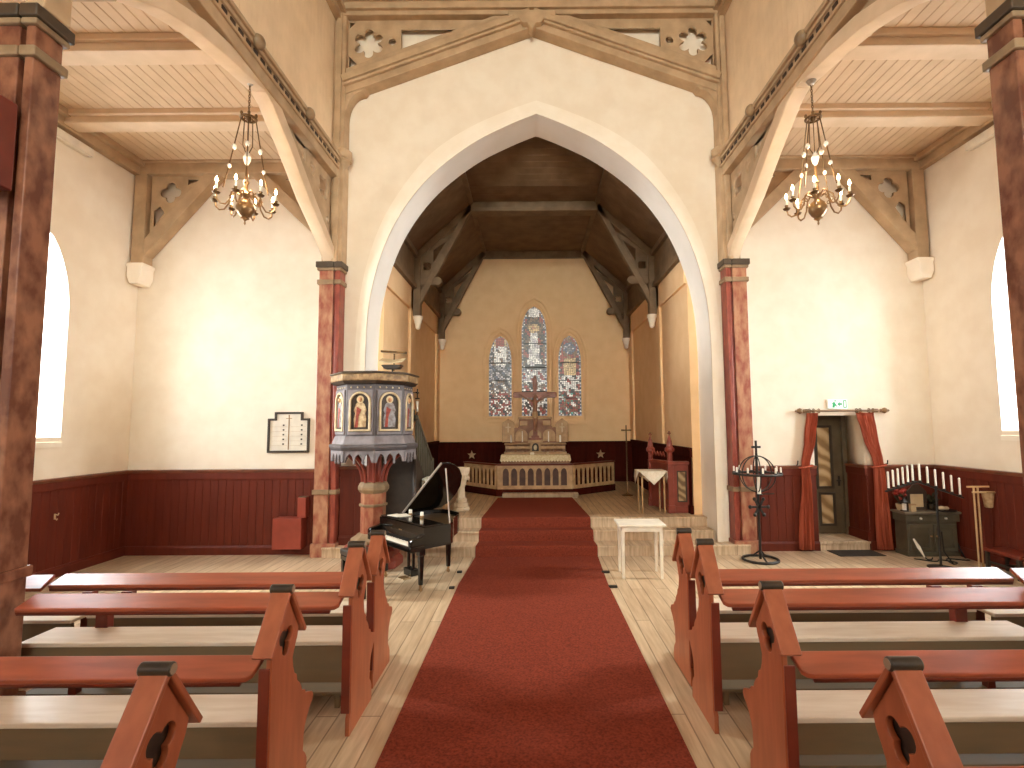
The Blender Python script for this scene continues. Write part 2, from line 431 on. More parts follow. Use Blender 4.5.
# side walls with tall pointed windows
WIN_Y = [6.95, 2.15, -2.65, -7.0]
wall_lbl = {-1: 'cream plaster wall of the left side aisle with tall pointed windows', 1: 'cream plaster wall of the right side aisle with tall pointed windows'}
nwin = 0
for s in (-1, 1):
    loops = [rect(YR - .3, YW + .3, -.05, 7.3)]
    for wy in WIN_Y: loops.append(lancet(wy, .6, 2.0, 3.9, 5.05)[::-1])
    b = MB(); b.plate(loops, .62, YZ(s * (XA + .31)))
    struct(b.build('wall_left' if s < 0 else 'wall_right', 'plaster', smooth=0), wall_lbl[s], 'wall')
    for wy in WIN_Y:
        nwin += 1
        w = thing('window_%d' % nwin, '', 'window'); w['kind'] = 'structure'
        near = {6.95: 'beside the end wall', 2.15: 'second from the end wall', -2.65: 'third from the end wall', -7.0: 'last before the rear wall'}[wy]
        w['label'] = 'tall bright pointed window of the %s aisle %s' % ('left' if s < 0 else 'right', near)
        g = MB(); g.plate([lancet(wy, .58, 2.02, 3.9, 5.03)], .02, YZ(s * (XA + .50))); g.build('pane', 'glass_day' if wy > 3 else 'glass_shade', w, smooth=0)
        A = lancet(wy, .597, 2.0, 3.9, 5.045); v = []
        for y, z in A: v += [(s * (XA - .002), y, z), (s * (XA + .46), y, z)]
        g = MB(); g.raw(v, [(2 * i, 2 * i + 1, 2 * i + 3, 2 * i + 2) for i in range(len(A) - 1)]); g.build('reveal', 'reveal_lit_white', w, smooth=35)
        g = MB(); g.plate([lancet(wy, .6, 2.0, 3.9, 5.05), lancet(wy, .53, 2.07, 3.9, 4.93)[::-1]], .05, YZ(s * (XA + .46)))
        g.box(s * (XA + .44), s * (XA + .48), wy - .02, wy + .02, 2.02, 4.95)
        for z in (2.7, 3.4, 4.1): g.box(s * (XA + .45), s * (XA + .475), wy - .55, wy + .55, z - .012, z + .012)
        g.build('window_frame', 'white_paint', w, smooth=0)
        g = MB(); g.raw([(s * (XA + .5), wy - .6, 2.12), (s * (XA + .5), wy + .6, 2.12), (s * (XA - .03), wy - .6, 1.93), (s * (XA - .03), wy + .6, 1.93),
                         (s * (XA + .5), wy - .6, 1.9), (s * (XA + .5), wy + .6, 1.9), (s * (XA - .03), wy - .6, 1.86), (s * (XA - .03), wy + .6, 1.86)],
                        [(0, 1, 3, 2), (4, 6, 7, 5), (0, 4, 5, 1), (2, 3, 7, 6), (0, 2, 6, 4), (1, 5, 7, 3)])
        g.build('window_sill', 'white_plaster', w, smooth=0)
# rear wall with added unseen windows that light the arch and chancel
loops = [rect(-7.4, 7.4, -.05, 11.9)]
for x in (-1.8, 0, 1.8): loops.append(lancet(x, .7, 5.0, 8.2, 9.6)[::-1])
b = MB(); b.plate(loops, .5, XZ(YR - .25))
struct(b.build('wall_rear', 'plaster', smooth=0), 'cream plaster wall at the back of the nave', 'wall')
for x in (-1.8, 0, 1.8):
    nwin += 1
    g = MB(); g.plate([lancet(x, .7, 5.0, 8.2, 9.6)], .03, XZ(YR - .35))
    o = struct(g.build('window_%d' % nwin, 'glass_rear_fill', smooth=0), '%s added glowing window in the rear wall' % {-1.8: 'left high', 0: 'middle high', 1.8: 'right high'}[x], 'window')

b = MB(); b.box(-3.4, 3.4, YR, -2.5, 2.55, 2.78); b.box(-3.4, 3.4, -2.6, -2.45, 2.45, 3.55); b.box(-3.4, 3.4, -2.65, -2.40, 3.52, 3.6)  # unseen gallery added behind the camera to shade the near pews
struct(b.build('gallery_shade_block', 'pale_timber', smooth=0), 'added unseen gallery shading the near pews and carpet', 'gallery')

# upper nave walls (vertical boards), nave ceiling, aisle ceilings
for s in (-1, 1):
    b = MB()
    if s < 0: boards(b, (-XN, YR, 6.7), (0, 1, 0), (0, 0, 1), (1, 0, 0), YW - YR, 2.75, .13, .004, .005)
    else: boards(b, (XN + .05, YW, 6.7), (0, -1, 0), (0, 0, 1), (-1, 0, 0), YW - YR, 2.75, .13, .004, .005)
    q = XN if s < 0 else XN + .05
    b.box(s * (q + .012), s * (q + .1), YR, YW, 6.7, 9.45)
    struct(b.build('wall_nave_left' if s < 0 else 'wall_nave_right', 'nave_board', smooth=0), 'cream vertical board wall above the %s arcade beam' % ('left' if s < 0 else 'right'), 'wall')
    b = MB()
    x0, x1 = (-XA, -XN + .0) if s < 0 else (XN, XA)
    boards(b, (x0, YR, ZC), (1, 0, 0), (0, 1, 0), (0, 0, -1), x1 - x0, YW - YR, .145, .008, .01)
    b.box(x0, x1, YR, YW, ZC + .015, ZC + .08)
    struct(b.build('ceiling_left' if s < 0 else 'ceiling_right', 'ceiling_board', smooth=0), 'boarded flat ceiling of the %s side aisle' % ('left' if s < 0 else 'right'), 'ceiling')
    b = MB()
    q = XN + (0 if s < 0 else .05)
    boards(b, (s * q, YR if s > 0 else YW, 9.45), (0, 1 if s > 0 else -1, 0), (-s * (q - .03), 0, 2.2), Vector((-s * 2.2, 0, -q)).normalized(), YW - YR, 1.0, .13, .004, .005)
    struct(b.build('ceiling_nave_left' if s < 0 else 'ceiling_nave_right', 'timber', smooth=0), 'sloping boarded nave ceiling on the %s side' % ('left' if s < 0 else 'right'), 'ceiling')
b = MB(); b.box(-3.6, 3.6, YR, YW, 11.7, 11.8)
struct(b.build('ceiling_ridge', 'timber', smooth=0), 'boarded ridge of the nave roof', 'ceiling')

# ------------------------------------------------------------------ wainscot, cap rails, baseboards
ntrim = 1
def wainscot(o, u, nrm, U, z0, z1, label, w=.13, mt='wainscot'):
    """boarded dado with a moulded cap and a skirting"""
    global ntrim; ntrim += 1
    o, u, nrm = Vector(o), Vector(u), Vector(nrm)
    b = MB()
    boards(b, o + nrm * .03 + Vector((0, 0, z0)), u, (0, 0, 1), nrm, U, z1 - z0, w, .006, .008)
    root = struct(b.build('trim_%d' % ntrim, mt, smooth=0), label, 'wainscot')
    def strip(name, m, prof):
        c = MB(); A = []
        for k in (0, U):
            A.append([o + u * k + nrm * a + Vector((0, 0, z)) for a, z in prof])
        n = len(prof)
        c.raw(A[0] + A[1], [tuple(range(n))[::-1], tuple(range(n, 2 * n))] + [(i, (i + 1) % n, n + (i + 1) % n, n + i) for i in range(n)])
        c.build(name, m, root, smooth=0)
    strip('cap_rail', 'wainscot_cap' if mt == 'wainscot' else mt, [(0, z1 - .02), (.05, z1 - .02), (.07, z1 + .01), (.07, z1 + .03), (0, z1 + .035)])
    strip('frieze', mt, [(0, z1 - .14), (.045, z1 - .14), (.05, z1 - .12), (.05, z1 - .02), (0, z1 - .02)])
    strip('skirting', mt, [(0, z0), (.055, z0), (.055, z0 + .12), (.04, z0 + .15), (0, z0 + .15)])
WZ = 1.38
wainscot((-XA, YW, 0), (1, 0, 0), (0, -1, 0), XA - 3.6, 0, WZ, 'red boarded wainscot on the end wall of the left aisle')
wainscot((3.72, YW, 0), (1, 0, 0), (0, -1, 0), DX0 - 3.72, 0, WZ, 'red boarded wainscot between the column and the curtained doorway')
wainscot((DX1, YW, 0), (1, 0, 0), (0, -1, 0), XA - DX1, 0, WZ, 'red boarded wainscot between the curtained doorway and the right aisle corner')
wainscot((-XA, YR, 0), (0, 1, 0), (1, 0, 0), YW - YR, 0, WZ, 'dark red boarded wainscot along the left aisle wall')
wainscot((XA, YR, 0), (0, 1, 0), (-1, 0, 0), YW - YR, 0, WZ, 'dark red boarded wainscot along the right aisle wall')
wainscot((-3.22, YW - .08, 0), (1, 0, 0), (0, -1, 0), .50, .165, WZ + .05, 'narrow red wainscot behind the pulpit', .2)
wainscot((DX1, 9.45, 0), (0, -1, 0), (-1, 0, 0), .655, .15, WZ, 'red wainscot lining the right side of the doorway recess')
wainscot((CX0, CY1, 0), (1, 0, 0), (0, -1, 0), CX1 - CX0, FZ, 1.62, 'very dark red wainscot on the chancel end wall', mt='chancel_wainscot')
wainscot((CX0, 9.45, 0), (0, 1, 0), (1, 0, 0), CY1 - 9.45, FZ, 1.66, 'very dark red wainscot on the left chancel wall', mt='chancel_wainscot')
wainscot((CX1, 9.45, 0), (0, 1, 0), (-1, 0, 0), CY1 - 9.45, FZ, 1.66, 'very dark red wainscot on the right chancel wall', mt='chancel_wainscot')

# ------------------------------------------------------------------ chancel shell
b = MB(); b.box(CX0 - .3, CX0, 9.45, CY1 + .3, 0, 6.2)
struct(b.build('wall_chancel_left', 'chancel_plaster', smooth=0), 'ochre plaster wall on the left of the chancel', 'wall')
b = MB(); b.box(CX1, CX1 + .3, 9.45, CY1 + .3, 0, 6.2)
struct(b.build('wall_chancel_right', 'chancel_plaster', smooth=0), 'ochre plaster wall on the right of the chancel', 'wall')
SW = [(-.90, .335, 2.39, 4.0, 4.76), (.10, .37, 2.39, 4.85, 5.64), (1.14, .335, 2.39, 4.0, 4.76)]
loops = [rect(CX0 - .3, CX1 + .3, 0, 7.6)] + [lancet(*q)[::-1] for q in SW]
b = MB(); b.plate(loops, .3, XZ(CY1 + .15))
struct(b.build('wall_chancel_end', 'chancel_plaster', smooth=0), 'ochre plaster end wall of the chancel with three stained glass lancets', 'wall')
# pilasters and raised bands of the side walls
for s, X in ((1, CX0), (-1, CX1)):
    ntrim += 1; b = MB()
    for y0, y1 in ((11.35, 11.85), (14.55, 15.0)): b.box(X, X + s * .06, y0, y1, 1.7, 5.3)
    b.box(X, X + s * .06, 9.45, 15, 4.75, 5.3)
    struct(b.build('trim_%d' % ntrim, 'chancel_plaster', smooth=0, bevel=.01), 'flat plaster pilasters and band on the %s chancel wall' % ('left' if s > 0 else 'right'), 'pilasters')

def stained(cx, w, z0, zs, za, kind):
    """leaded coloured glass: jittered pieces, each with a colour of its own"""
    bm = bmesh.new(); lay = bm.loops.layers.float_color.new('col')
    H = za - z0; step = .052; nx = max(4, round(2 * w / step)); nz = round(H / step)
    rnd = random.Random(kind * 7 + 3)
    def inside(z):
        if z <= zs: return w
        t = (z - zs) / (za - zs); return w * math.sqrt(max(0, 1 - t ** 1.75))
    jit = {}
    def P(i, j):
        if (i, j) not in jit:
            e = .33
            dx = 0 if i in (0, nx) else rnd.uniform(-e, e); dz = 0 if j in (0, nz) else rnd.uniform(-e, e)
            z = z0 + (j + dz) * H / nz; jit[i, j] = (-w + (i + dx) * 2 * w / nx, z)
        x, z = jit[i, j]; hw = max(inside(z), .004)
        return cx + max(-hw, min(hw, x)), z
    WH, LAV, GREY, BRN, DK, RED, GOLD, BLUE, TEAL = (232, 220, 204), (186, 172, 168), (120, 112, 112), (120, 86, 58), (48, 36, 32), (150, 52, 34), (206, 168, 112), (84, 88, 104), (80, 150, 130)
    for j in range(nz):
        for i in range(nx):
            q = [P(i, j), P(i + 1, j), P(i + 1, j + 1), P(i, j + 1)]
            mx = sum(a for a, _ in q) / 4 - cx; mz = sum(c for _, c in q) / 4
            if len({(round(a, 4), round(c, 4)) for a, c in q}) < 3: continue
            hw = max(inside(mz), .01); e = abs(mx) / hw; t = (mz - z0) / H; u = mx / w
            R = rnd.random(); au = abs(u)
            wv = sin(u * 9 + t * 23 + kind) + sin(t * 61 + u * 5 + kind * 2)     # drapery and crowd patches
            if e > .80 or j in (0, nz - 1): c = [LAV, DK, WH, BLUE][(i + j * 3) % 4]
            elif kind == 1:     # tall middle light
                hd = math.hypot(u * w, mz - (z0 + .80 * H))
                if hd < .06: c = (180, 120, 84)
                elif hd < .15: c = GOLD if R > .2 else BRN
                elif t > .9: c = WH if au < .45 else BRN
                elif .46 < t < .76 and au < .26 + (.76 - t) * .9: c = WH if wv > -.5 else LAV
                elif t >= .46: c = [DK, BRN, DK, RED][int((wv + 2) * .99)]
                elif .42 < t < .46: c = DK
                elif .30 < t < .42: c = [GREY, WH, LAV, RED][int((wv + 2) * .99)]
                else: c = [DK, WH, BRN, RED][int((wv + 2) * .99)]
            elif kind == 0:
                if t > .86: c = RED if au < .4 else GOLD
                elif t > .62: c = WH if au < .55 and wv > -1 else [BRN, DK, LAV][int(R * 3)]
                elif t > .45: c = [GREY, LAV, DK, BLUE][int((wv + 2) * .99)]
                else: c = [DK, RED, WH, BRN][int((wv + 2) * .99)] if t < .3 else [WH, GREY, BRN, DK][int((wv + 2) * .99)]
            else:
                hd = math.hypot(u * w, mz - (z0 + .84 * H))
                if hd < .09: c = GREY
                elif hd < .18: c = BLUE if R > .4 else LAV
                elif t > .72: c = RED if wv > 0 else BRN
                elif t > .5: c = GOLD if au < .5 else [RED, DK][int(R * 2)]
                elif t > .3: c = WH if wv > -.6 else [RED, DK][int(R * 2)]
                else: c = [DK, RED, BRN, WH][int((wv + 2) * .99)] if R > .06 else TEAL
            k = rnd.uniform(.8, 1.1); c = lin(tuple(min(255, a * k) for a in c))
            ctr = Vector((sum(a for a, _ in q) / 4, sum(d for _, d in q) / 4)); vs = []
            for a, d in q:
                pp = ctr + (Vector((a, d)) - ctr) * .83
                vs.append(bm.verts.new((pp.x, CY1 + .08, pp.y)))
            try: fc = bm.faces.new(vs)
            except ValueError: continue
            for lp in fc.loops: lp[lay] = c
    me = bpy.data.meshes.new('glass_pieces'); bm.to_mesh(me); bm.free(); me.materials.append(M['stained'])
    o = bpy.data.objects.new('glass_pieces', me); COL.objects.link(o)
    return o
snames = ['left stained glass lancet with grey figures and red robes', 'tallest middle stained glass lancet with white robed figure', 'right stained glass lancet with round medallion at top']
for k, q in enumerate(SW):
    nwin += 1
    w = thing('window_%d' % nwin, snames[k], 'stained glass window'); w['kind'] = 'structure'
    o = stained(*q, k); o.parent = w
    g = MB(); g.plate([lancet(*q)], .02, XZ(CY1 + .10))
    for t in (.22, .44, .66): g.box(q[0] - q[1], q[0] + q[1], CY1 + .06, CY1 + .09, q[2] + t * (q[4] - q[2]) - .012, q[2] + t * (q[4] - q[2]) + .012)
    g.build('lead_frame', 'lead', w, smooth=0)
    for dd, nm in ((.19, 'outer_moulding'), (.10, 'inner_moulding')):
        g = MB()
        big = lancet(q[0], q[1] + dd, q[2] - dd * 1.35, q[3], q[4] + dd * 1.5); sm = lancet(q[0], q[1] + dd - .055, q[2] - (dd - .055) * 1.35, q[3], q[4] + (dd - .055) * 1.5)
        g.plate([big, sm[::-1]], .05, XZ(CY1 - .01)); g.build(nm, 'chancel_plaster', w, smooth=0, bevel=.012)

# chancel ceiling: dark boards, flat in the middle, sloping to the frieze
CF, CE, CB = 7.26, 6.05, 5.28
xl, xr = AX - 1.45 - .03, AX + 1.42
b = MB()
boards(b, (xl, 10.7, CF), (0, 1, 0), (1, 0, 0), (0, 0, -1), CY1 - 10.7, xr - xl, .12, .004, .006)
for (xa, za), (xb, zb) in (((CX0, CE), (xl, CF)), ((CX1, CE), (xr, CF))):
    d = Vector((xb - xa, 0, zb - za)); nn = Vector((d.z, 0, -d.x)) if xa < 0 else Vector((-d.z, 0, d.x))
    boards(b, (xa, 9.45, za), (0, 1, 0), d, nn.normalized(), CY1 - 9.45, 1.0, .12, .004, .006)
b.box(CX0, CX1, 10.7, CY1, CF + .06, CF + .2)
boards(b, (CX0, 9.44, 7.95), (0, 1.3, 7.27 - 7.95), (1, 0, 0), (0, -.5, -.87), 1.0, CX1 - CX0, .1, .004, .006)
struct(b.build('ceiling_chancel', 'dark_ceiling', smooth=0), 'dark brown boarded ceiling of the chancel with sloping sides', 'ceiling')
for s, X in ((1, CX0), (-1, CX1)):
    ntrim += 1; b = MB(); b.box(X, X + s * .09, 9.45, CY1, CB, CE + .03); b.box(X, X + s * .15, 9.45, CY1, CB - .04, CB + .08); b.box(X, X + s * .17, 9.45, CY1, CE - .08, CE + .05)
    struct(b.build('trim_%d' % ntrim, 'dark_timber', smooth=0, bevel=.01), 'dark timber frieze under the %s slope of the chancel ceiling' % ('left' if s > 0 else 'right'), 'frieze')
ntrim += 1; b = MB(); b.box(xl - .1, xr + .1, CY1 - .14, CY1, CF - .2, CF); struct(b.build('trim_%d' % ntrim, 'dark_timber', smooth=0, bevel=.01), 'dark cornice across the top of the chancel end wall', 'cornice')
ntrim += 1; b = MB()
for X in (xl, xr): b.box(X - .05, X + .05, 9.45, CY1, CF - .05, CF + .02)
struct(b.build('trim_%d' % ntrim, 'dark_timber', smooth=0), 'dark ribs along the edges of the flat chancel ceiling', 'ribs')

def chancel_truss(y, s, X, label):
    """wall post, hammer beam, strut and rafter of one side of a chancel truss"""
    xe = xl if s > 0 else xr
    r = struct(thing('beam_truss', label, 'truss'), label, 'truss')
    g = MB(); g.box(X, X + s * .17, y - .09, y + .09, 4.62, 6.0); g.build('wall_post', 'dark_timber', r, bevel=.01)
    g = MB(); g.bar((X + s * .1, y, 4.9), (xe - s * .02, y, CF - .08), .15, .13, (0, 1, 0)); g.build('strut', 'dark_timber', r, bevel=.012)
    g = MB(); g.bar((X + s * .05, y, CE - .05), (xe, y, CF - .1), .15, .16, (0, 1, 0)); g.build('rafter', 'dark_timber', r, bevel=.012)
    g = MB(); g.box(X, X + s * .52, y - .07, y + .07, 5.33, 5.5)
    g.tube([(X + s * .55, y - .085, 5.42), (X + s * .55, y + .085, 5.42)], .1, 12); g.build('hammer_beam', 'dark_timber', r, bevel=.01)
    g = MB()
    xx = [X + s * .14, X + s * .14, X + s * .92]
    tri = [(xx[0], 5.1), (xx[1], 6.1), (xx[2], 6.6)]
    hole1 = foil(X + s * .3, 5.78, .055, .055, 4, PI / 4)
    hole2 = [(X + s * .44, 5.86), (X + s * .44, 6.16), (X + s * .74, 6.38)]
    hole3 = [(X + s * .17, 5.24), (X + s * .17, 5.3), (X + s * .22, 5.32)]
    g.plate([tri, hole1, hole2, hole3], .05, XZ(y)); g.build('tracery', 'dark_timber', r, smooth=0)
    g = MB(); g.lathe([(.03, -.24), (.06, -.21), (.07, -.12), (.09, -.08), (.09, -.03), (.115, 0), (.115, .06)], (X + s * .1, y, 4.56), 12)
    g.build('corbel', 'white_plaster', r)
for y, nm in ((11.6, 'front'), (14.8, 'rear')):
    for s, X in ((1, CX0), (-1, CX1)):
        chancel_truss(y, s, X + s * .06, 'dark timber %s truss on the %s wall of the chancel, on a white corbel' % (nm, 'left' if s > 0 else 'right'))
b = MB(); b.box(xl, xr, 11.47, 11.72, CF - .17, CF); b.box(xl, xr, 11.43, 11.76, CF - .24, CF - .15)
struct(b.build('beam', 'dark_timber', smooth=0, bevel=.012), 'dark cross beam under the flat chancel ceiling', 'beam')

# ------------------------------------------------------------------ timber of nave and aisles
side = {-1: 'left', 1: 'right'}
ARC = {-1: -3.45, 1: 3.48}
BAYS = [3.8, -1.0, -5.8]
for s in (-1, 1):
    A = ARC[s]; xin = A - s * .15; xout = A + s * .15
    r = struct(thing('beam_arcade', '', 'beam'), 'long arcade beam with dentil cornice above the %s aisle' % side[s], 'beam')
    g = MB(); g.box(xin, xout, YR, 8.72, 6.40, 6.72); g.build('beam_body', 'timber', r, smooth=0, bevel=.01)
    g = MB(); g.box(xin - s * .06, xout, YR, 8.72, 6.74, 6.80); g.box(xin - s * .03, xout, YR, 8.72, 6.685, 6.74); g.box(xin - s * .03, xout, YR, 8.72, 6.55, 6.59); g.build('cornice', 'timber', r, smooth=0, bevel=.01)
    g = MB(); y = 8.6
    while y > 2.0:
        g.box(xin - s * .012, xin, y - .045, y + .045, 6.615, 6.665); y -= .16
    g.build('dentil_slots', 'groove', r, smooth=0)
    for y in (7.27, 5.84, 4.41):
        g = MB(); g.ball((xin - s * .06, y, 6.74), .09, (.8, 1, 1.0)); g.build('boss', 'molding', r)
    # braces of the far bay, underside pale
    for y0, y1, ya, za, nm in ((8.66, 6.2, 8.4, 5.1, 'far'), (3.95, 6.2, 3.9, 5.72, 'near')):
        g = MB()
        d = 1 if y0 > y1 else -1
        prof = [(y0, za - .25), (y0 - d * .30, za + .02)] if nm == 'far' else [(3.95, 5.66)]
        if nm == 'far': prof += [(7.55, 5.55), (6.85, 6.03), (6.55, 6.20), (6.4, 6.30), (6.2, 6.36)]
        else: prof += [(4.4, 5.92), (4.65, 6.02), (4.95, 6.12), (5.4, 6.22), (5.9, 6.31), (6.2, 6.36)]
        topo = [(y, z + .0) for y, z in prof]
        up_ = [(6.2, 6.46), (6.6 if d > 0 else 5.6, 6.43)]
        if nm == 'far': up_ += [(7.0, 6.18), (7.7, 5.70), (8.5, 5.2), (8.66, 5.1)]
        else: up_ += [(5.0, 6.32), (4.4, 6.10), (3.95, 5.84)]
        g.plate([prof + up_], .2, YZ(A - s * .02))
        g.build('brace', 'pale_timber', r, smooth=0, bevel=.012)
        if nm == 'far':
            g = MB()
            tri = [(8.62, 5.25), (8.62, 6.5), (6.75, 6.5)]
            holes = [foil(8.28, 6.1, .11, .1, 4, PI / 4), foil(7.85, 6.2, .06, .06, 3, -PI / 2), [(7.62, 6.1), (7.62, 6.40), (7.15, 6.40)], circle(8.48, 5.62, .07, 14), [(8.02, 5.92), (7.98, 5.98), (8.1, 5.9)]]
            g.plate([tri] + holes, .05, YZ(A)); g.build('tracery', 'timber', r, smooth=0)
        else:
            g = MB(); tri = [(3.98, 6.0), (3.98, 6.5), (5.5, 6.5)]
            g.plate([tri, [(4.45, 6.3), (4.5, 6.44), (4.95, 6.44)]], .05, YZ(A)); g.build('tracery', 'timber', r, smooth=0)
    # post above the column
    g = MB(); g.box(A - s * .09, A + s * .12, 8.60, 8.82, 4.93, 6.5); g.build('post', 'timber', r, smooth=0, bevel=.012)
    # nave plate
    r2 = MB(); q = XN + (0 if s < 0 else .05)
    r2.box(-q * -s if False else s * q, s * (q - .12), YR, YW, 9.3, 9.48); r2.box(s * q, s * (q - .2), YR, YW, 9.42, 9.5)
    ntrim += 1
    struct(r2.build('trim_%d' % ntrim, 'timber', smooth=0, bevel=.01), 'timber plate along the top of the %s upper nave wall' % side[s], 'moulding')
    # aisle cross beams
    for k, y in enumerate((7.27, 5.84, 4.41, 2.98, 1.55)):
        g = MB(); x0 = s * (XA); x1 = A + s * .15
        g.box(x0, x1, y - .11, y + .11, 6.56, ZC - .002); g.box(x0, x1 - s * .01, y - .16, y + .16, 6.66, ZC + .005)
        g.box(x0, x1, y - .125, y + .125, 6.545, 6.585)
        struct(g.build('beam', 'pale_timber', smooth=0, bevel=.01), '%s pale cross beam of the %s aisle ceiling, counted from the end wall' % (['first', 'second', 'third', 'fourth', 'fifth'][k], side[s]), 'beam')
    # cornice along the aisle wall
    ntrim += 1; g = MB(); g.box(s * XA, s * (XA - .12), YR, YW, 6.5, 6.66); g.box(s * XA, s * (XA - .2), YR, YW, 6.64, ZC)
    struct(g.build('trim_%d' % ntrim, 'timber', smooth=0, bevel=.015), 'timber cornice at the top of the %s aisle wall' % side[s], 'cornice')
    # frame on the end wall: beam, wall post on a corbel, two braces with tracery
    r = struct(thing('beam_frame', '', 'frame'), 'timber frame with braces and tracery on the end wall of the %s aisle' % side[s], 'beam')
    g = MB(); g.box(s * XA, A, 8.60, YW, 6.52, ZC); g.box(s * XA, A, 8.55, YW, 6.7, ZC + .004); g.build('tie_beam', 'timber', r, smooth=0, bevel=.012)
    g = MB(); g.box(s * (XA - .03), s * (XA - .24), 8.61, YW, 4.92, 6.54); g.build('wall_post', 'timber', r, smooth=0, bevel=.012)
    g = MB(); g.bar((s * 6.70, 8.735, 5.14), (s * 5.46, 8.735, 6.60), .22, .2, (0, 1, 0)); g.build('brace', 'timber', r, smooth=0, bevel=.012)
    g = MB(); g.bar((A + s * .1, 8.735, 5.40), (s * 4.82, 8.735, 6.60), .22, .2, (0, 1, 0)); g.build('brace', 'timber', r, smooth=0, bevel=.012)
    g = MB(); o_ = 6.57
    g.plate([[(s * 6.6, 5.3), (s * 6.6, 6.56), (s * 5.55, 6.56)], foil(s * 6.27, 6.22, .1, .085, 4, 0), [(s * 5.98, 6.35), (s * 5.98, 6.46), (s * 5.75, 6.46)], [(s * 6.55, 5.58), (s * 6.55, 5.9), (s * 6.45, 5.98), (s * 6.36, 5.86)]], .05, XZ(8.72)); g.build('tracery', 'timber', r, smooth=0)
    g = MB(); g.plate([[(A, 5.45), (A, 6.56), (s * 4.75, 6.56)], foil(A + s * .3, 6.2, .09, .075, 4, 0), [(A + s * .56, 6.32), (A + s * .56, 6.46), (A + s * .85, 6.46)]], .05, XZ(8.72)); g.build('tracery', 'timber', r, smooth=0)
    g = MB(); c = s * (XA - .145)
    g.plate([[(-.15, 0), (.15, 0), (.15, -.05), (.125, -.08), (.125, -.24), (.07, -.36), (-.07, -.36), (-.125, -.24), (-.125, -.08), (-.15, -.05)]], .3, Matrix.Translation((c, 0, 4.93)) @ XZ(8.7)); g.build('corbel', 'white_plaster', r, smooth=0, bevel=.015)

# nave truss standing against the end wall
r = struct(thing('beam_truss', '', 'truss'), 'broad timber truss with star tracery on the wall above the chancel arch', 'truss')
g = MB(); g.box(-3.4, 3.45, 8.5, YW, 9.46, 9.62); g.box(-3.4, 3.45, 8.44, YW, 9.58, 9.66); g.box(-3.4, 3.45, 8.56, YW, 9.38, 9.47); g.box(-3.4, 3.45, 8.52, YW, 9.65, 9.76); g.build('tie_beam', 'timber', r, smooth=0, bevel=.012)
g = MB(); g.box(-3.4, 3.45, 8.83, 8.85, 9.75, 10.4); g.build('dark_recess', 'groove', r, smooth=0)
for k in range(8):
    g = MB(); x = -3.105 + k * .885; g.box(x - .06, x + .06, 8.55, 8.72, 9.75, 10.4); g.build('baluster', 'timber', r, smooth=0)
g = MB(); g.box(-3.4, 3.45, 8.5, YW, 10.4, 10.6); g.build('upper_beam', 'timber', r, smooth=0)
for s in (-1, 1):
    xo = -3.42 if s < 0 else 3.5
    g = MB(); g.box(xo, xo - s * .20, 8.58, YW, 4.92, 9.5); g.box(xo - s * .05, xo - s * .14, 8.53, YW, 4.92, 9.5); g.build('wall_post', 'timber', r, smooth=0, bevel=.015)
    xi = xo - s * .16; xm = .06 + s * .03
    for (dz, t, y0) in ((0, .12, 8.5), (-.17, .14, 8.6), (.15, .14, 8.6), (-.09, .05, 8.54)):
        g = MB(); g.bar((xi, (y0 + YW) / 2, 8.18 + dz), (xm, (y0 + YW) / 2, 9.40 + dz), YW - y0, t, (0, 1, 0)); g.build('brace', 'timber', r, smooth=0, bevel=.012)
    # rounded knee at the foot of the brace
    q = .30
    kn = [(xi, 7.3)] + [(xi - s * (.04 + q * (1 - cos(a))), 7.55 + .46 * sin(a)) for a in [i * PI / 16 for i in range(9)]] + [(xi - s * .42, 8.12), (xi, 8.2)]
    g = MB(); g.plate([kn], .22, XZ(8.735)); g.build('knee', 'timber', r, smooth=0, bevel=.01)
    g = MB(); c = xi - s * .40
    tri = [(xi, 8.25), (xi, 9.44), (xi - s * 2.9, 9.44), (xi - s * 2.9, 9.35)]
    star = foil(c, 8.95, .19, .085, 6, PI / 2, 10, .16)
    hole = [(xi - s * .98, 8.80), (xi - s * .98, 9.22), (xi - s * 2.0, 9.22)]
    h3 = circle(xi - s * .82, 8.98, .07, 12)
    h4 = [(xi - s * .05, 8.48), (xi - s * .05, 8.72), (xi - s * .2, 8.56)]
    h5 = [(xi - s * .05, 9.36), (xi - s * .05, 9.22), (xi - s * .18, 9.36)]
    g.plate([tri, star, hole, h3, h4, h5], .06, XZ(8.72)); g.build('tracery', 'timber', r, smooth=0)
    g = MB(); g.lathe([(.02, -.2), (.07, -.16), (.1, -.08), (.15, -.05), (.12, .0), (.16, .03), (.16, .12), (.1, .16)], (xo - s * .16, 8.66, 6.78), 10); g.build('carved_bracket', 'timber', r, smooth=60)
g = MB()
drop = [(-.36, 0), (.48, 0), (.48, -.14), (.4, -.1), (.36, -.18), (.28, -.15), (.22, -.24), (.14, -.24), (.06, -.36), (-.02, -.24), (-.1, -.24), (-.16, -.15), (-.24, -.18), (-.28, -.1), (-.36, -.14)]
g.plate([drop], .24, Matrix.Translation((0, 0, 9.40)) @ XZ(8.61)); g.build('pendant_boss', 'timber', r, smooth=0, bevel=.02)

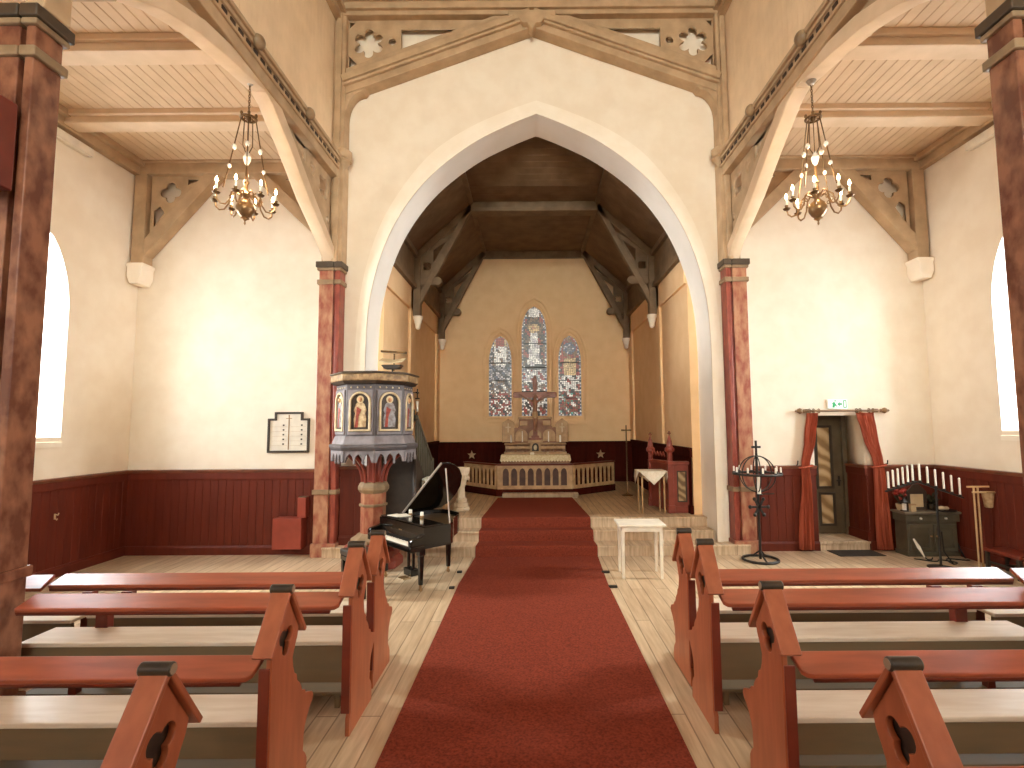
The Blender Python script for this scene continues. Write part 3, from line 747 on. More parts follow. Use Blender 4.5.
# columns at the end wall and free-standing pillars
def column(xc_in, s, y0, y1, ztop, zneck, marb, marb2, label, zscale=1.0, wide=.24, zring=1.05):
    """square shaft on the nave side and wider core behind it, moulded capital and plinth"""
    r = struct(thing('column', label, 'column'), label, 'column')
    a, c_ = xc_in, xc_in + s * .07
    d0, d1 = xc_in + s * .115, xc_in + s * (.115 + wide)
    e = .025
    g = MB(); g.box(a, c_, y0, y1, 0, ztop); g.build('shaft', marb2, r, smooth=0, bevel=.008)
    g = MB(); g.box(d0, d1, y0, y1, 0, ztop); g.build('core', marb, r, smooth=0, bevel=.008)
    g = MB(); g.box(c_, d0, y0 + .05, y1 - .05, 0, ztop); g.build('web', marb2, r, smooth=0)
    for nm, z0, z1, ex, m in (('abacus', ztop - .10, ztop, .05, 'capital_dark'), ('capital', ztop - .15, ztop - .1, .03, 'molding'), ('neck_ring', zneck - .04, zneck + .04, .03, 'molding'), ('plinth_ring', zring - .04, zring + .04, .025, 'molding' if marb != 'pillar' else marb)):
        g = MB(); g.box(a - s * ex, c_ + s * min(ex, .02), y0 - ex, min(y1 + ex, YW), z0, z1); g.box(d0 - s * .018, d1 + s * ex, y0 - ex, min(y1 + ex, YW), z0, z1)
        g.build(nm, m, r, smooth=0, bevel=.012)
    g = MB(); g.box(a - s * .03, d1 + s * .03, y0 - .03, min(y1 + .03, YW), 0, .22); g.build('plinth', marb, r, smooth=0, bevel=.012)
column(-3.24, -1, 8.6, YW, 4.93, 4.58, 'column', 'column_red', 'red marbled column at the left of the chancel arch beside the pulpit')
column(3.33, 1, 8.6, YW, 4.93, 4.58, 'column', 'column_red', 'red marbled column at the right of the chancel arch behind the iron candle stand')
PX, PY0, PY1 = 3.74, 3.68, 3.91
for s, l in ((-1, 'big brown red marbled pillar cut by the left edge of the photo'), (1, 'big red marbled pillar at the upper right edge of the photo')):
    column(s * PX if s < 0 else PX - .06, s, PY0, PY1, 5.33, 4.97, 'pillar', 'pillar', l, wide=.36, zring=1.08)
    column(s * PX if s < 0 else PX - .06, s, PY0 - 4.8, PY1 - 4.8, 5.33, 4.97, 'pillar', 'pillar', 'marbled pillar of the %s arcade beside the rear pews' % side[s], wide=.36, zring=1.08)
    for dy, nm in ((0, 'front'), (-4.8, 'rear')):
        g = MB(); g.box(s * (PX - .05), s * (PX + .1), PY0 + dy, PY1 + dy, 5.33, 6.5); g.box(s * (PX - .36), s * (PX + .1), PY0 + dy, PY1 + dy + .06, 5.62, 6.42)
        struct(g.build('beam_post', 'timber', smooth=0, bevel=.01), 'timber post above the %s pillar of the %s arcade' % (nm, side[s]), 'post')

# ------------------------------------------------------------------ doorway
r = struct(thing('door_1', '', 'door'), 'grey olive door with two marbled glass panes in the curtained recess', 'door')
DY = 9.42
g = MB(); g.plate([rect(5.0, 5.73, .17, 2.2), rect(5.16, 5.42, .98, 2.06)[::-1], rect(5.18, 5.43, .32, .86)[::-1]], .05, XZ(DY)); g.build('door_leaf', 'door_grey', r, smooth=0, bevel=.006)
for z0, z1, x0, x1 in ((.98, 2.06, 5.16, 5.42), (.32, .86, 5.18, 5.43)):
    g = MB(); g.box(x0, x1, DY, DY + .01, z0, z1); g.build('door_glass', 'door_glass', r, smooth=0)
    g = MB(); g.plate([rect(x0 - .025, x1 + .025, z0 - .025, z1 + .025), rect(x0 + .015, x1 - .015, z0 + .015, z1 - .015)[::-1]], .02, XZ(DY - .03)); g.build('glazing_bead', 'dark_frame', r, smooth=0)
g = MB(); g.box(4.86, 5.02, DY - .06, DY + .06, .15, 2.26); g.box(5.6, DX1, DY - .09, DY - .03, .15, 2.26); g.box(4.86, DX1, DY - .06, DY + .06, 2.19, 2.27); g.build('door_frame', 'door_grey', r, smooth=0, bevel=.008)
g = MB(); g.tube([(5.53, DY - .05, 1.1), (5.53, DY - .09, 1.1), (5.46, DY - .09, 1.1)], .012, 8); g.box(5.515, 5.55, DY - .04, DY - .03, 1.0, 1.18); g.build('handle', 'black_iron', r)
g = MB(); g.box(DX0, DX1, 8.85, DY + .1, 0, .15); g.box(DX0 - .0, DX1 + .0, 8.82, 8.86, .11, .15); g.build('threshold_step', 'step', r, smooth=0)
g = MB(); g.box(4.82, DX1 + .1, DY + .03, DY + .06, 0, 2.4); g.build('backing', 'door_grey', r, smooth=0)

# ------------------------------------------------------------------ carpet runner
prof = [(YR + .5, .008), (8.525, .008)]
for y, z in STEP: prof += [(y - .03, z - .02), (y - .02, z + .012)]
pr = [(YR + .5, .012), (8.50, .012), (8.515, .15), (8.53, .177), (8.875, .177), (8.895, .31), (8.91, .345), (9.165, .345), (9.185, .48), (9.2, .512), (11.68, .512)]
pr2 = []
for a, c in zip(pr, pr[1:]):
    n = 3 if abs(a[0] - c[0]) < 1 else 12
    pr2 += [(a[0] + (c[0] - a[0]) * i / n, a[1] + (c[1] - a[1]) * i / n) for i in range(n)]
pr2.append(pr[-1])
def carpet_x(y, s):
    if y < 8.5: return s * 1.0 + .01
    return .04 + s * (.99 - .05 * (y - 8.5)) + .03
b = MB(); v = []; n = len(pr2)
for y, z in pr2:
    xa, xb = carpet_x(y, -1), carpet_x(y, 1)
    v += [(xa, y, z), (xb, y, z), (xb, y, z - .009), (xa, y, z - .009)]
f = []
for i in range(n - 1):
    a, c = 4 * i, 4 * i + 4
    for k in range(4): f.append((a + k, a + (k + 1) % 4, c + (k + 1) % 4, c + k))
f += [(3, 2, 1, 0), (4 * n - 4, 4 * n - 3, 4 * n - 2, 4 * n - 1)]
b.raw(v, f)
carpet = tag(b.build('carpet_runner', 'carpet', smooth=30), 'long dark red carpet runner down the aisle and over the chancel steps', 'carpet')
for x, y in ((-1.0, 6.93), (1.02, 6.93), (-1.0, 7.66), (1.02, 7.6)):
    g = MB(); s = 1 if x > 0 else -1; g.box(x - .02, x + s * .09, y - .025, y + .025, .002, .03); g.build('carpet_clamp', 'black_iron', carpet, smooth=0, bevel=.004)

# ------------------------------------------------------------------ pews
PEW = [(0, 0), (-.02, 0), (-.02, .11), (0, .14), (0, .9), (0, .94), (.16, 1.17), (.32, .94), (.305, .89), (.275, .84), (.25, .79), (.26, .735), (.28, .69), (.31, .67), (.32, .63), (.35, .605), (.375, .575),
       (.39, .54), (.43, .525), (.445, .495), (.49, .48), (.54, .46), (.56, .43), (.54, .40), (.505, .38), (.47, .345), (.445, .31), (.43, .26), (.425, .17), (.455, .14), (.48, .10), (.48, 0)]
def make_pew(s, L, ledgeL, drop=0., sdrop=0., name='church_pew'):
    r = thing(name, '', 'pew')
    T = .06
    g = MB()
    hole = foil(.16, .925, .042, .043, 3, -PI / 2)
    g.plate([PEW, hole], .03, YZ(s * .015)); e = g.build('end_panel', 'pew_red', r, smooth=0, bevel=.007)
    g = MB(); g.box(s * .006, s * (T + .004), -.014, -.001, .14, .84); g.build('edge_post', 'pew_dark', e, smooth=0, bevel=.004)
    for y1, z1 in ((-.045, .905), (.365, .905)):
        g = MB(); yr, zr = .16, 1.20; g.bar((s * T / 2, yr, zr), (s * T / 2, y1, z1), .11, .026, (1, 0, 0)); g.build('gable_board', 'pew_red', e, smooth=0, bevel=.005)
    g = MB(); g.tube([(s * T / 2 - .062, .16, 1.205), (s * T / 2 + .062, .16, 1.205)], .027, 18); g.build('ridge_cap', 'black_cap', e, smooth=30, bevel=.006)
    for q in (-.0635, .0635):
        g = MB(); g.tube([(s * T / 2 + q - .0015, .16, 1.205), (s * T / 2 + q + .0015, .16, 1.205)], .02, 16); g.build('cap_end', 'cap_end', e, smooth=30)
    # sloping book ledge with a rounded front corner
    a, c = .085, ledgeL
    pl = [(0, .03), (.02, .008), (.06, 0), (c - a, 0), (c - a, .17), (0, .17)]
    mx = Matrix.Translation((s * a if s > 0 else -a, -.06, .81 - drop)) @ Matrix.Rotation(rad(18), 4, 'X') @ Matrix.Diagonal((s, 1, 1, 1))
    g = MB(); g.plate([pl], .03, mx); lg = g.build('book_ledge', 'pew_ledge', r, smooth=0, bevel=.006)
    g = MB(); g.plate([[(.06, .004), (c - a, .004), (c - a, .03), (.06, .03)]], .03, mx @ Matrix.Translation((0, 0, -.026))); g.build('edge_shade_strip', 'pew_dark', lg, smooth=0)  # dark strip paints the shade along the ledge edge
    g = MB(); g.box(s * .085, s * L, .28, .60, .432 - sdrop, .465 - sdrop); g.build('seat', 'pew_seat', r, smooth=0, bevel=.008)
    g = MB(); g.box(s * .085, s * L, .295, .32, .20, .431 - sdrop); g.build('apron', 'pew_apron', r, smooth=0, bevel=.004)
    g = MB(); g.bar((s * .12, .42, .10), (s * L, .42, .10), .16, .025); g.bar((s * .12, .60, .13), (s * L, .60, .13), .14, .025)
    for x in (.2, L / 2, L - .1): g.box(s * x, s * (x + .04), .34, .66, .0, .10)
    g.build('footrest', 'pew_apron', r, smooth=0, bevel=.004)
    for x in [L - .12]:
        xx = min(x, ledgeL - .1)
        g = MB(); g.box(s * (xx - .05), s * (xx + .05), .57, .64, 0, .60); g.build('front_post', 'pew_dark', r, smooth=0, bevel=.006)
        g = MB(); g.box(s * (xx - .03), s * (xx + .03), .33, .39, 0, .43 - sdrop); g.build('leg', 'pew_dark', r, smooth=0, bevel=.005)
    g = MB(); g.plate([circle(.16, .93, .125, 24)], .006, YZ(s * .036)); g.build('hole_shade_disc', 'black_cap', e, smooth=0)  # dark disc paints the shade inside the panel hole
    return r
ROWS = [4.39, 3.745, 2.87, 1.90]
ROWX = {-1: [1.305, 1.27, 1.40, 1.415], 1: [1.285, 1.25, 1.335, 1.395]}
row_name = ['front row', 'second row', 'third row', 'row nearest the camera']
XP = 1.30
for s in (-1, 1):
    full = None
    for k, y in enumerate(ROWS):
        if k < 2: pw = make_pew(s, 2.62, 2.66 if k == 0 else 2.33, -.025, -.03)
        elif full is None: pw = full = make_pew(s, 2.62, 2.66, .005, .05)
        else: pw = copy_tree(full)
        pw.location = (s * ROWX[s][k], y, 0)
        if k == 1: pw.scale = (1, 1, 1.04)
        tag(pw, 'red gabled-end pew with pale seat, %s, %s of the carpet' % (row_name[k], side[s]), 'pew', 'pews of the %s nave block' % side[s])
# pews standing on in the side aisles
def make_aisle_pew(s, L):
    r = thing('aisle_pew', '', 'pew')
    g = MB(); pl = [(0, 0), (L, 0), (L, .2), (.06, .2)]
    mx = Matrix.Translation((0, -.06, .81)) @ Matrix.Rotation(rad(18), 4, 'X') @ Matrix.Diagonal((s, 1, 1, 1))
    g.plate([pl], .03, mx); g.build('book_ledge', 'pew_ledge', r, smooth=0, bevel=.006)
    g = MB(); g.box(0, s * L, .24, .60, .432, .465); g.build('seat', 'pew_seat', r, smooth=0, bevel=.008)
    g = MB(); g.box(0, s * L, .255, .28, .21, .431); g.build('apron', 'pew_apron', r, smooth=0, bevel=.004)
    for x in (.15, L - .1):
        g = MB(); g.box(s * (x - .05), s * (x + .05), .57, .64, 0, .60); g.build('front_post', 'pew_dark', r, smooth=0, bevel=.006)
        g = MB(); g.box(s * (x - .03), s * (x + .03), .33, .39, 0, .43); g.build('leg', 'pew_dark', r, smooth=0, bevel=.005)
    return r
for s in (-1, 1):
    first = None
    for k, y in enumerate(ROWS[:2]):
        if k == 0: pw = first = make_aisle_pew(s, 2.35)
        else: pw = copy_tree(first)
        pw.location = (s * (4.02 if k == 0 else 4.31), y, 0)
        tag(pw, 'aisle pew section continuing the %s into the %s side aisle' % (row_name[k], side[s]), 'pew', 'pews of the side aisles')

# ------------------------------------------------------------------ grand piano
PS = .93
pi_ = thing('grand_piano', 'black polished grand piano with raised lid in front of the pulpit', 'piano', (-1.91, 7.02, 0), math.atan2(-.73, .69))
pi_.scale = (PS, PS, PS)
W = .64
rim = [(-W, .18), (W, .18), (W, .62), (.58, .70), (.47, .77), (.35, .86), (.22, .98), (.11, 1.11), (-.04, 1.25), (-.22, 1.33), (-.45, 1.33), (-.58, 1.26), (-W, 1.14)]
g = MB(); g.plate([rim], .22, XY(.71)); g.build('case', 'piano', pi_, smooth=30, bevel=.008)
rim_in = [(x * .93, .3 + (y - .3) * .95 if y > .3 else .34) for x, y in rim]
g = MB(); g.plate([rim, [(x * .95, min(max(y, .42), 1.28)) for x, y in rim][::-1]], .08, XY(.85)); g.build('rim', 'piano', pi_, smooth=30, bevel=.006)
g = MB(); g.plate([rim_in], .01, XY(.825)); g.build('soundboard', 'old_brass', pi_, smooth=0)
g = MB(); g.box(-W, W, -.02, .2, .58, .655); g.build('keybed', 'piano', pi_, smooth=0, bevel=.008)
for x in (-1, 1):
    g = MB(); g.plate([[(-.02, .655), (.2, .655), (.2, .80), (.12, .77), (0, .75), (-.02, .72)]], .08, YZ(x * (W - .04))); g.build('cheek', 'piano', pi_, smooth=0, bevel=.008)
g = MB()
for k in range(44): x = -W + .085 + k * (2 * W - .17) / 44; g.box(x, x + (2 * W - .17) / 44 - .0015, .0, .15, .655, .69)
g.build('white_keys', 'ivory', pi_, smooth=0)
g = MB()
for k in range(44):
    if k % 7 in (0, 1, 3, 4, 5): x = -W + .085 + (k + .72) * (2 * W - .17) / 44; g.box(x, x + .014, .06, .15, .69, .705)
g.build('black_keys', 'black_plastic', pi_, smooth=0)
g = MB(); g.raw([(-W + .08, .15, .69), (W - .08, .15, .69), (W - .08, .21, .86), (-W + .08, .21, .86), (-W + .08, .19, .66), (W - .08, .19, .66), (W - .08, .24, .86), (-W + .08, .24, .86)], [(0, 1, 2, 3), (4, 7, 6, 5), (0, 4, 5, 1), (3, 2, 6, 7), (0, 3, 7, 4), (1, 5, 6, 2)])
g.build('fallboard', 'piano', pi_, smooth=0)
g = MB(); g.box(-.045, .045, .176, .178, .775, .79, Matrix.Translation((0, .0, 0))); g.build('maker_plate', 'brass', pi_, smooth=0)
lid0 = [(-W, .58), (.55, .74), (.56, .86), (.50, 1.0), (.38, 1.16), (.2, 1.3), (-.05, 1.4), (-.3, 1.42), (-.5, 1.38), (-.6, 1.28), (-W, 1.14)]
hinge = Matrix.Translation((-W, 0, .895)) @ Matrix.Rotation(rad(-44), 4, 'Y')
g = MB(); g.plate([[(x + W, y) for x, y in lid0]], .022, hinge); lid = g.build('lid', 'piano', pi_, smooth=30, bevel=.006)
g = MB(); g.plate([[(0, .565), (1.19, .725), (1.19, .748), (0, .588)]], .026, hinge); g.build('lid_edge_sheen', 'edge_grey', lid, smooth=0)  # grey strip paints light reflecting on the black lid edge
g = MB(); g.box(-W, W, .20, .50, .893, .915); g.build('front_flap', 'piano', pi_, smooth=0, bevel=.005)
g = MB(); g.tube([(.53, .68, .88), (.24, .80, 1.64)], .011, 8); g.build('prop_stick', 'edge_grey', pi_)
for x, y in ((.5, .22), (-.5, .22), (-.03, 1.04)):
    g = MB(); g.lathe([(.034, .09), (.042, .3), (.05, .48), (.066, .5), (.066, .6)], (x, y, 0), 4, a0=PI / 4); l = g.build('leg', 'piano', pi_, smooth=0, bevel=.006)
    g = MB(); g.lathe([(.018, .05), (.02, .10)], (x, y, 0), 10); g.tube([(x - .012, y, .026), (x + .012, y, .026)], .026, 14); g.build('castor', 'brass', l)
g = MB(); g.box(-.11, .11, .3, .42, .1, .2); g.box(-.08, -.05, .34, .38, .2, .6); g.box(.05, .08, .34, .38, .2, .6); ly = g.build('pedal_lyre', 'piano', pi_, smooth=0, bevel=.006)
for x in (-.07, 0, .07):
    g = MB(); g.box(x - .016, x + .016, .2, .32, .07, .085); g.build('pedal', 'brass', ly, smooth=0, bevel=.004)
pm = Matrix.Translation((-1.91, 7.02, 0)) @ Matrix.Rotation(math.atan2(-.73, .69), 4, 'Z') @ Matrix.Scale(PS, 4)
def on_piano(x, y, z): return pm @ Vector((x, y, z))
g = MB()
for k, (x, y, a) in enumerate(((-.4, .34, .1), (-.32, .40, -.2))): g.box(-.13, .13, -.09, .09, .001 + k * .004, .004 + k * .004, Matrix.Translation((x, y, 0)) @ Matrix.Rotation(a, 4, 'Z'))
o = g.build('music_sheet', 'paper', smooth=0); o.matrix_world = pm @ Matrix.Translation((0, 0, .915)); tag(o, 'white music sheets lying on the left of the piano top', 'paper')
for k, (x, y) in enumerate(((-.27, .50), (.06, .50))):
    t = thing('votive_candle', 'small white candle in a brass cup on the piano top, %s' % ['nearer the pulpit', 'nearer the lid prop'][k], 'candle', on_piano(x, y, .916), 0, 'candles on the piano')
    g = MB(); g.lathe([(.028, 0), (.03, .02), (.028, .03)], n=14); g.build('cup', 'brass', t)
    g = MB(); g.lathe([(.024, .02), (.024, .075), (.02, .08)], n=14); g.build('wax', 'candle', t)
# piano stool behind the front pew ends
t = thing('piano_stool', 'dark piano stool half hidden behind the left front pew ends', 'stool', tuple(on_piano(-.08, -.36, 0)), math.atan2(-.73, .69))
g = MB(); g.box(-.34, .34, -.16, .16, .44, .52); g.build('cushion', 'leather', t, smooth=0, bevel=.02)
g = MB(); g.box(-.33, .33, -.15, .15, .38, .44); g.build('seat_frame', 'piano', t, smooth=0, bevel=.005)
for x in (-.29, .29):
    for y in (-.12, .12):
        g = MB(); g.box(x - .026, x + .026, y - .026, y + .026, 0, .38); g.build('leg', 'piano', t, smooth=0, bevel=.005)

# ------------------------------------------------------------------ pulpit
PC = (-2.46, 8.12)
pu = thing('pulpit', 'octagonal grey painted pulpit with saints in gilt arches on a marbled stem', 'pulpit', (PC[0], PC[1], 0), rad(-73.2))
def octa(prof, name, m, parent=pu, bevel=.008):
    g = MB(); g.lathe(prof, n=8); return g.build(name, m, parent, smooth=0, bevel=bevel)
octa([(.46, 0), (.46, .1), (.40, .16), (.42, .2), (.44, .26), (.40, .33), (.34, .36)], 'foot', 'stall_red')
octa([(.30, .36), (.33, .38), (.33, .42), (.25, .47), (.22, .50)], 'base_moulding', 'molding')
octa([(.19, .48), (.19, 1.12)], 'stem', 'column')
octa([(.21, .90), (.215, .92), (.21, .94)], 'stem_ring', 'molding', bevel=.003)
octa([(.19, 1.10), (.21, 1.12), (.235, 1.16), (.235, 1.2), (.21, 1.25), (.19, 1.27)], 'stem_capital', 'molding')
octa([(.11, 1.25), (.11, 1.74)], 'upper_stem', 'column_red')
for k in range(8):
    a = k * PI / 4
    pts = [(cos(a) * q, sin(a) * q, z) for q, z in ((.17, 1.27), (.18, 1.36), (.21, 1.47), (.29, 1.59), (.40, 1.70), (.54, 1.76))]
    g = MB(); g.tube(pts, .024, 6); g.build('rib', 'stall_red', pu)
octa([(.3, 1.72), (.61, 1.75), (.65, 1.78), (.67, 1.82), (.67, 1.85), (.64, 1.86)], 'cornice', 'pulpit_grey')
octa([(.63, 1.86), (.615, 1.91), (.59, 1.97), (.575, 1.99)], 'sloped_base', 'pulpit_light')
octa([(.575, 1.97), (.575, 2.75)], 'body', 'pulpit_grey')
octa([(.575, 2.75), (.62, 2.76), (.65, 2.79), (.66, 2.80)], 'rim_underside', 'pulpit_dark', bevel=.003)
octa([(.63, 2.78), (.665, 2.81), (.665, 2.90), (.64, 2.91)], 'rim', 'pulpit_rim')
octa([(.65, 2.905), (.68, 2.91), (.68, 2.93), (.65, 2.94)], 'rim_top', 'capital_dark', bevel=.003)
R0 = .575 * cos(PI / 8); half = .575 * sin(PI / 8)
for k in range(8):
    if k in (2, 3, 4): continue        # towards the wall
    a = k * PI / 4 + PI / 8
    F = Matrix.Rotation(a, 4, 'Z') @ Matrix.Translation((R0, 0, -.085)) @ Matrix(((0, 0, 1, 0), (1, 0, 0, 0), (0, 1, 0, 0), (0, 0, 0, 1)))
    arch = roundarch(0, .135, 2.17, 2.56); fr = roundarch(0, .165, 2.14, 2.56)
    g = MB(); g.plate([rect(-half + .03, half - .03, 2.09, 2.75), roundarch(0, .17, 2.13, 2.56)[::-1]], .03, F @ XY(.008)); fp = g.build('panel_frame', 'pulpit_light', pu, smooth=0, bevel=.006)
    g = MB(); g.plate([fr, arch[::-1]], .05, F @ XY(.015)); g.build('gilt_arch', 'gilt', fp, smooth=0, bevel=.006)
    g = MB(); g.plate([arch], .01, F @ XY(.006)); ic = g.build('painted_panel', 'pulpit_dark', fp, smooth=0)
    robe = ['robe_white', 'robe_blue', 'robe_red', 'robe_white', 'robe_blue'][k % 5] if k not in (7, 0) else ('robe_white' if k == 7 else 'robe_blue')
    g = MB(); g.plate([[(-.085, 2.20), (.085, 2.20), (.095, 2.32), (.075, 2.40), (.095, 2.45), (.065, 2.54), (.025, 2.575), (-.025, 2.575), (-.065, 2.54), (-.095, 2.45), (-.075, 2.40), (-.095, 2.32)]], .008, F @ XY(.014)); g.build('robe', robe, fp, smooth=0)
    g = MB(); g.plate([[(-.075, 2.20), (-.03, 2.20), (-.02, 2.36), (.02, 2.46), (-.05, 2.5), (-.06, 2.34)]], .008, F @ XY(.019)); g.build('mantle', 'robe_red' if robe != 'robe_red' else 'robe_blue', fp, smooth=0)
    g = MB(); g.plate([circle(0, 2.61, .055, 18)], .006, F @ XY(.016)); g.build('halo', 'vellum', fp, smooth=0)
    g = MB(); g.ball(F @ Vector((0, 2.605, .022)), .028, (1, 1, 1.2)); g.build('face', 'skin_paint', fp)
    # studded frieze and drop tracery
    g = MB()
    for q in (-.15, -.05, .05, .15): g.ball(F @ Vector((q, 2.79, .0)), .013, u=8, v=6)
    g.build('gilt_studs', 'gilt', pu)
    hw = .67 * sin(PI / 8); Fd = Matrix.Rotation(a, 4, 'Z') @ Matrix.Translation((.67 * cos(PI / 8) - .05, 0, -.06)) @ Matrix(((0, 0, 1, 0), (1, 0, 0, 0), (0, 1, 0, 0), (0, 0, 0, 1)))
    lp = [(-hw, 1.86), (-hw, 1.66), (-hw + .055, 1.66)]
    m_ = 3; w_ = (2 * hw - .11) / m_
    for i in range(m_):
        x0 = -hw + .055 + i * w_
        for t_ in (.2, .4, .5, .6, .8): lp.append((x0 + t_ * w_, 1.70 + .09 * (1 - abs(t_ - .5) * 1.6)))
        if i < m_ - 1: lp += [(x0 + w_ - .012, 1.69), (x0 + w_ - .02, 1.655), (x0 + w_, 1.63), (x0 + w_ + .02, 1.655), (x0 + w_ + .012, 1.69)]
    lp += [(hw - .055, 1.66), (hw, 1.66), (hw, 1.86)]
    g = MB(); g.plate([lp], .03, Fd); g.build('drop_tracery', 'pulpit_light', pu, smooth=0, bevel=.005)
# steps of the pulpit with railing, leading down into the chancel
st = thing('pulpit_stairs', 'grey green balustrade of the steps behind the pulpit', 'stairs', (0, 0, 0))
g = MB(); g.plate([[(8.78, .17), (10.1, .52), (10.1, .9), (8.78, 1.72)]], .05, YZ(-1.98)); g.build('side_panel', 'pulpit_dark', st, smooth=0)
g = MB(); g.bar((-1.95, 8.72, 2.29), (-1.95, 10.15, 1.42), .07, .06, (1, 0, 0)); g.box(-1.99, -1.91, 10.1, 10.18, .5, 1.5); g.build('handrail', 'green_grey', st, smooth=0, bevel=.008)
for k in range(9):
    y = 8.78 + k * .155; z0 = 1.73 - k * .096
    g = MB(); g.bar((-1.95, y, z0 - .1), (-1.95, y, z0 + .52), .04, .035, (1, 0, 0)); g.build('baluster', 'green_grey', st, smooth=0)
for k in range(5):
    g = MB(); g.box(-2.64, -2.0, 8.9 + k * .24, 9.14 + k * .24, .5 if k < 5 else .4, 1.6 - k * .22); g.build('step', 'pulpit_dark', st, smooth=0)
# reading stand on the pulpit: little lamp shelf with open book
t = thing('pulpit_book_stand', 'small dark bowl-shaped stand with open book on the pulpit rim', 'book stand', (-2.15, 7.95, 2.94))
g = MB(); g.lathe([(.05, 0), (.05, .012), (.012, .02), (.012, .07), (.03, .08)], n=12); g.build('foot', 'black_iron', t)
g = MB(); g.plate([[(-.16, .0), (-.11, -.06), (.11, -.06), (.16, .0)]], .16, XZ(0) @ Matrix.Translation((0, .13, 0))); g.build('bowl', 'dark_frame', t, smooth=0, bevel=.01)
g = MB()
for q in (-1, 1): g.raw([(0, -.1, .14), (q * .19, -.1, .17), (q * .19, .1, .24), (0, .1, .21), (0, -.1, .16), (q * .19, -.1, .19), (q * .19, .1, .26), (0, .1, .23)], [(0, 1, 2, 3), (4, 7, 6, 5), (0, 4, 5, 1), (3, 2, 6, 7), (0, 3, 7, 4), (1, 5, 6, 2)])
g.build('open_book', 'vellum', t, smooth=0)
g = MB(); g.tube([(0, .08, .05), (0, .1, .32)], .012, 8); g.bar((-.2, .08, .36), (.2, .06, .33), .06, .03); g.build('lamp_bar', 'old_brass', t, smooth=30)

# ------------------------------------------------------------------ chandeliers
def make_chandelier():
    r = thing('chandelier', '', 'chandelier')
    H = 0.0   # local z 0 = finial tip; hook at 1.83
    g = MB(); g.lathe([(.02, 1.77), (.035, 1.78), (.055, 1.815), (.06, 1.82)], n=14); g.build('ceiling_cup', 'steel', r)
    g = MB(); z = 1.78
    k = 0
    while z > 1.38:
        c = [(.011 * cos(a), 0, z - .016 + .022 * sin(a)) for a in [i * PI / 5 for i in range(10)]]
        if k % 2: c = [(0, x, q) for x, _, q in c]
        g.tube(c, .0045, 5, True); z -= .034; k += 1
    g.build('chain', 'old_brass', r)
    g = MB()
    c = [(.085 * cos(a), .085 * sin(a), 1.34) for a in [i * PI / 9 for i in range(18)]]
    g.tube(c, .014, 8, True); g.lathe([(.01, 1.30), (.03, 1.32), (.03, 1.36), (.012, 1.4)], n=12)
    for i in range(6):
        a = i * PI / 3; g.tube([(0, 0, 1.35), (.085 * cos(a), .085 * sin(a), 1.34)], .006, 5); g.ball((.09 * cos(a), .09 * sin(a), 1.37), .018, (1, 1, 1.4), 8, 6)
    g.build('crown', 'old_brass', r)
    for i in range(4):
        a = i * PI / 2 + .5
        g = MB(); g.tube([(.08 * cos(a), .08 * sin(a), 1.33), (.20 * cos(a), .20 * sin(a), .62), (.24 * cos(a), .24 * sin(a), .42)], .007, 6)
        g.build('rod', 'old_brass', r)
        for q_, z_, r_ in ((.14, .95, .028), (.185, .70, .022)):
            g = MB(); g.ball((q_ * cos(a), q_ * sin(a), z_), r_, (1, 1, 1.3), 8, 6); g.build('crystal_drop', 'crystal', r)
    for i in range(3):
        a = i * 2 * PI / 3
        g = MB(); g.tube([(.05 * cos(a), .05 * sin(a), 1.33), (.06 * cos(a), .06 * sin(a), .98), (.02 * cos(a), .02 * sin(a), .9)], .006, 6); g.build('inner_rod', 'old_brass', r)
    g = MB(); g.lathe([(.008, .74), (.03, .78), (.05, .84), (.02, .9), (.008, .93)], n=14); g.build('crystal_bowl', 'crystal', r)
    g = MB(); g.lathe([(.003, 0), (.012, .02), (.008, .05), (.03, .07), (.05, .08), (.04, .095), (.07, .12), (.10, .17), (.105, .21), (.09, .26), (.05, .30), (.03, .33), (.045, .35), (.055, .38), (.03, .41), (.02, .5), (.035, .53), (.02, .56), (.012, .74)], n=24); g.build('body', 'brass', r)
    for i in range(8):
        a = i * PI / 4 + .2; ca, sa = cos(a), sin(a)
        pts = [(q * ca, q * sa, z) for q, z in ((.05, .36), (.11, .40), (.165, .35), (.185, .25), (.23, .18), (.285, .17), (.325, .21), (.335, .27))]
        g = MB(); g.tube(pts, .010, 7)
        sp = [((.155 + .035 * (1 - t / 7) * cos(t)) * ca, (.155 + .035 * (1 - t / 7) * cos(t)) * sa, .29 + .035 * (1 - t / 7) * sin(t)) for t in [j * .6 for j in range(11)]]
        g.tube(sp, .006, 5)
        arm = g.build('arm', 'brass', r)
        g = MB(); g.lathe([(.01, .26), (.03, .265), (.045, .285), (.02, .29), (.018, .31), (.022, .325)], (.335 * ca, .335 * sa, 0), 12); g.build('drip_cup', 'old_brass', arm)
        g = MB(); g.lathe([(.013, .32), (.013, .40)], (.335 * ca, .335 * sa, 0), 10); g.build('candle_tube', 'candle', arm)
        g = MB(); g.lathe([(.006, .40), (.016, .425), (.014, .445), (.003, .475)], (.335 * ca, .335 * sa, 0), 10); g.build('bulb', 'bulb', arm)
    return r
ch = make_chandelier(); ch2 = copy_tree(ch)
for o, loc, l in ((ch, (-3.43, 6.02, 4.55), 'left'), (ch2, (3.47, 6.02, 4.50), 'right')):
    o.location = loc
    tag(o, 'brass candle-arm chandelier with lit bulbs hanging under the %s arcade arch' % l, 'chandelier', 'chandeliers under the arcade')

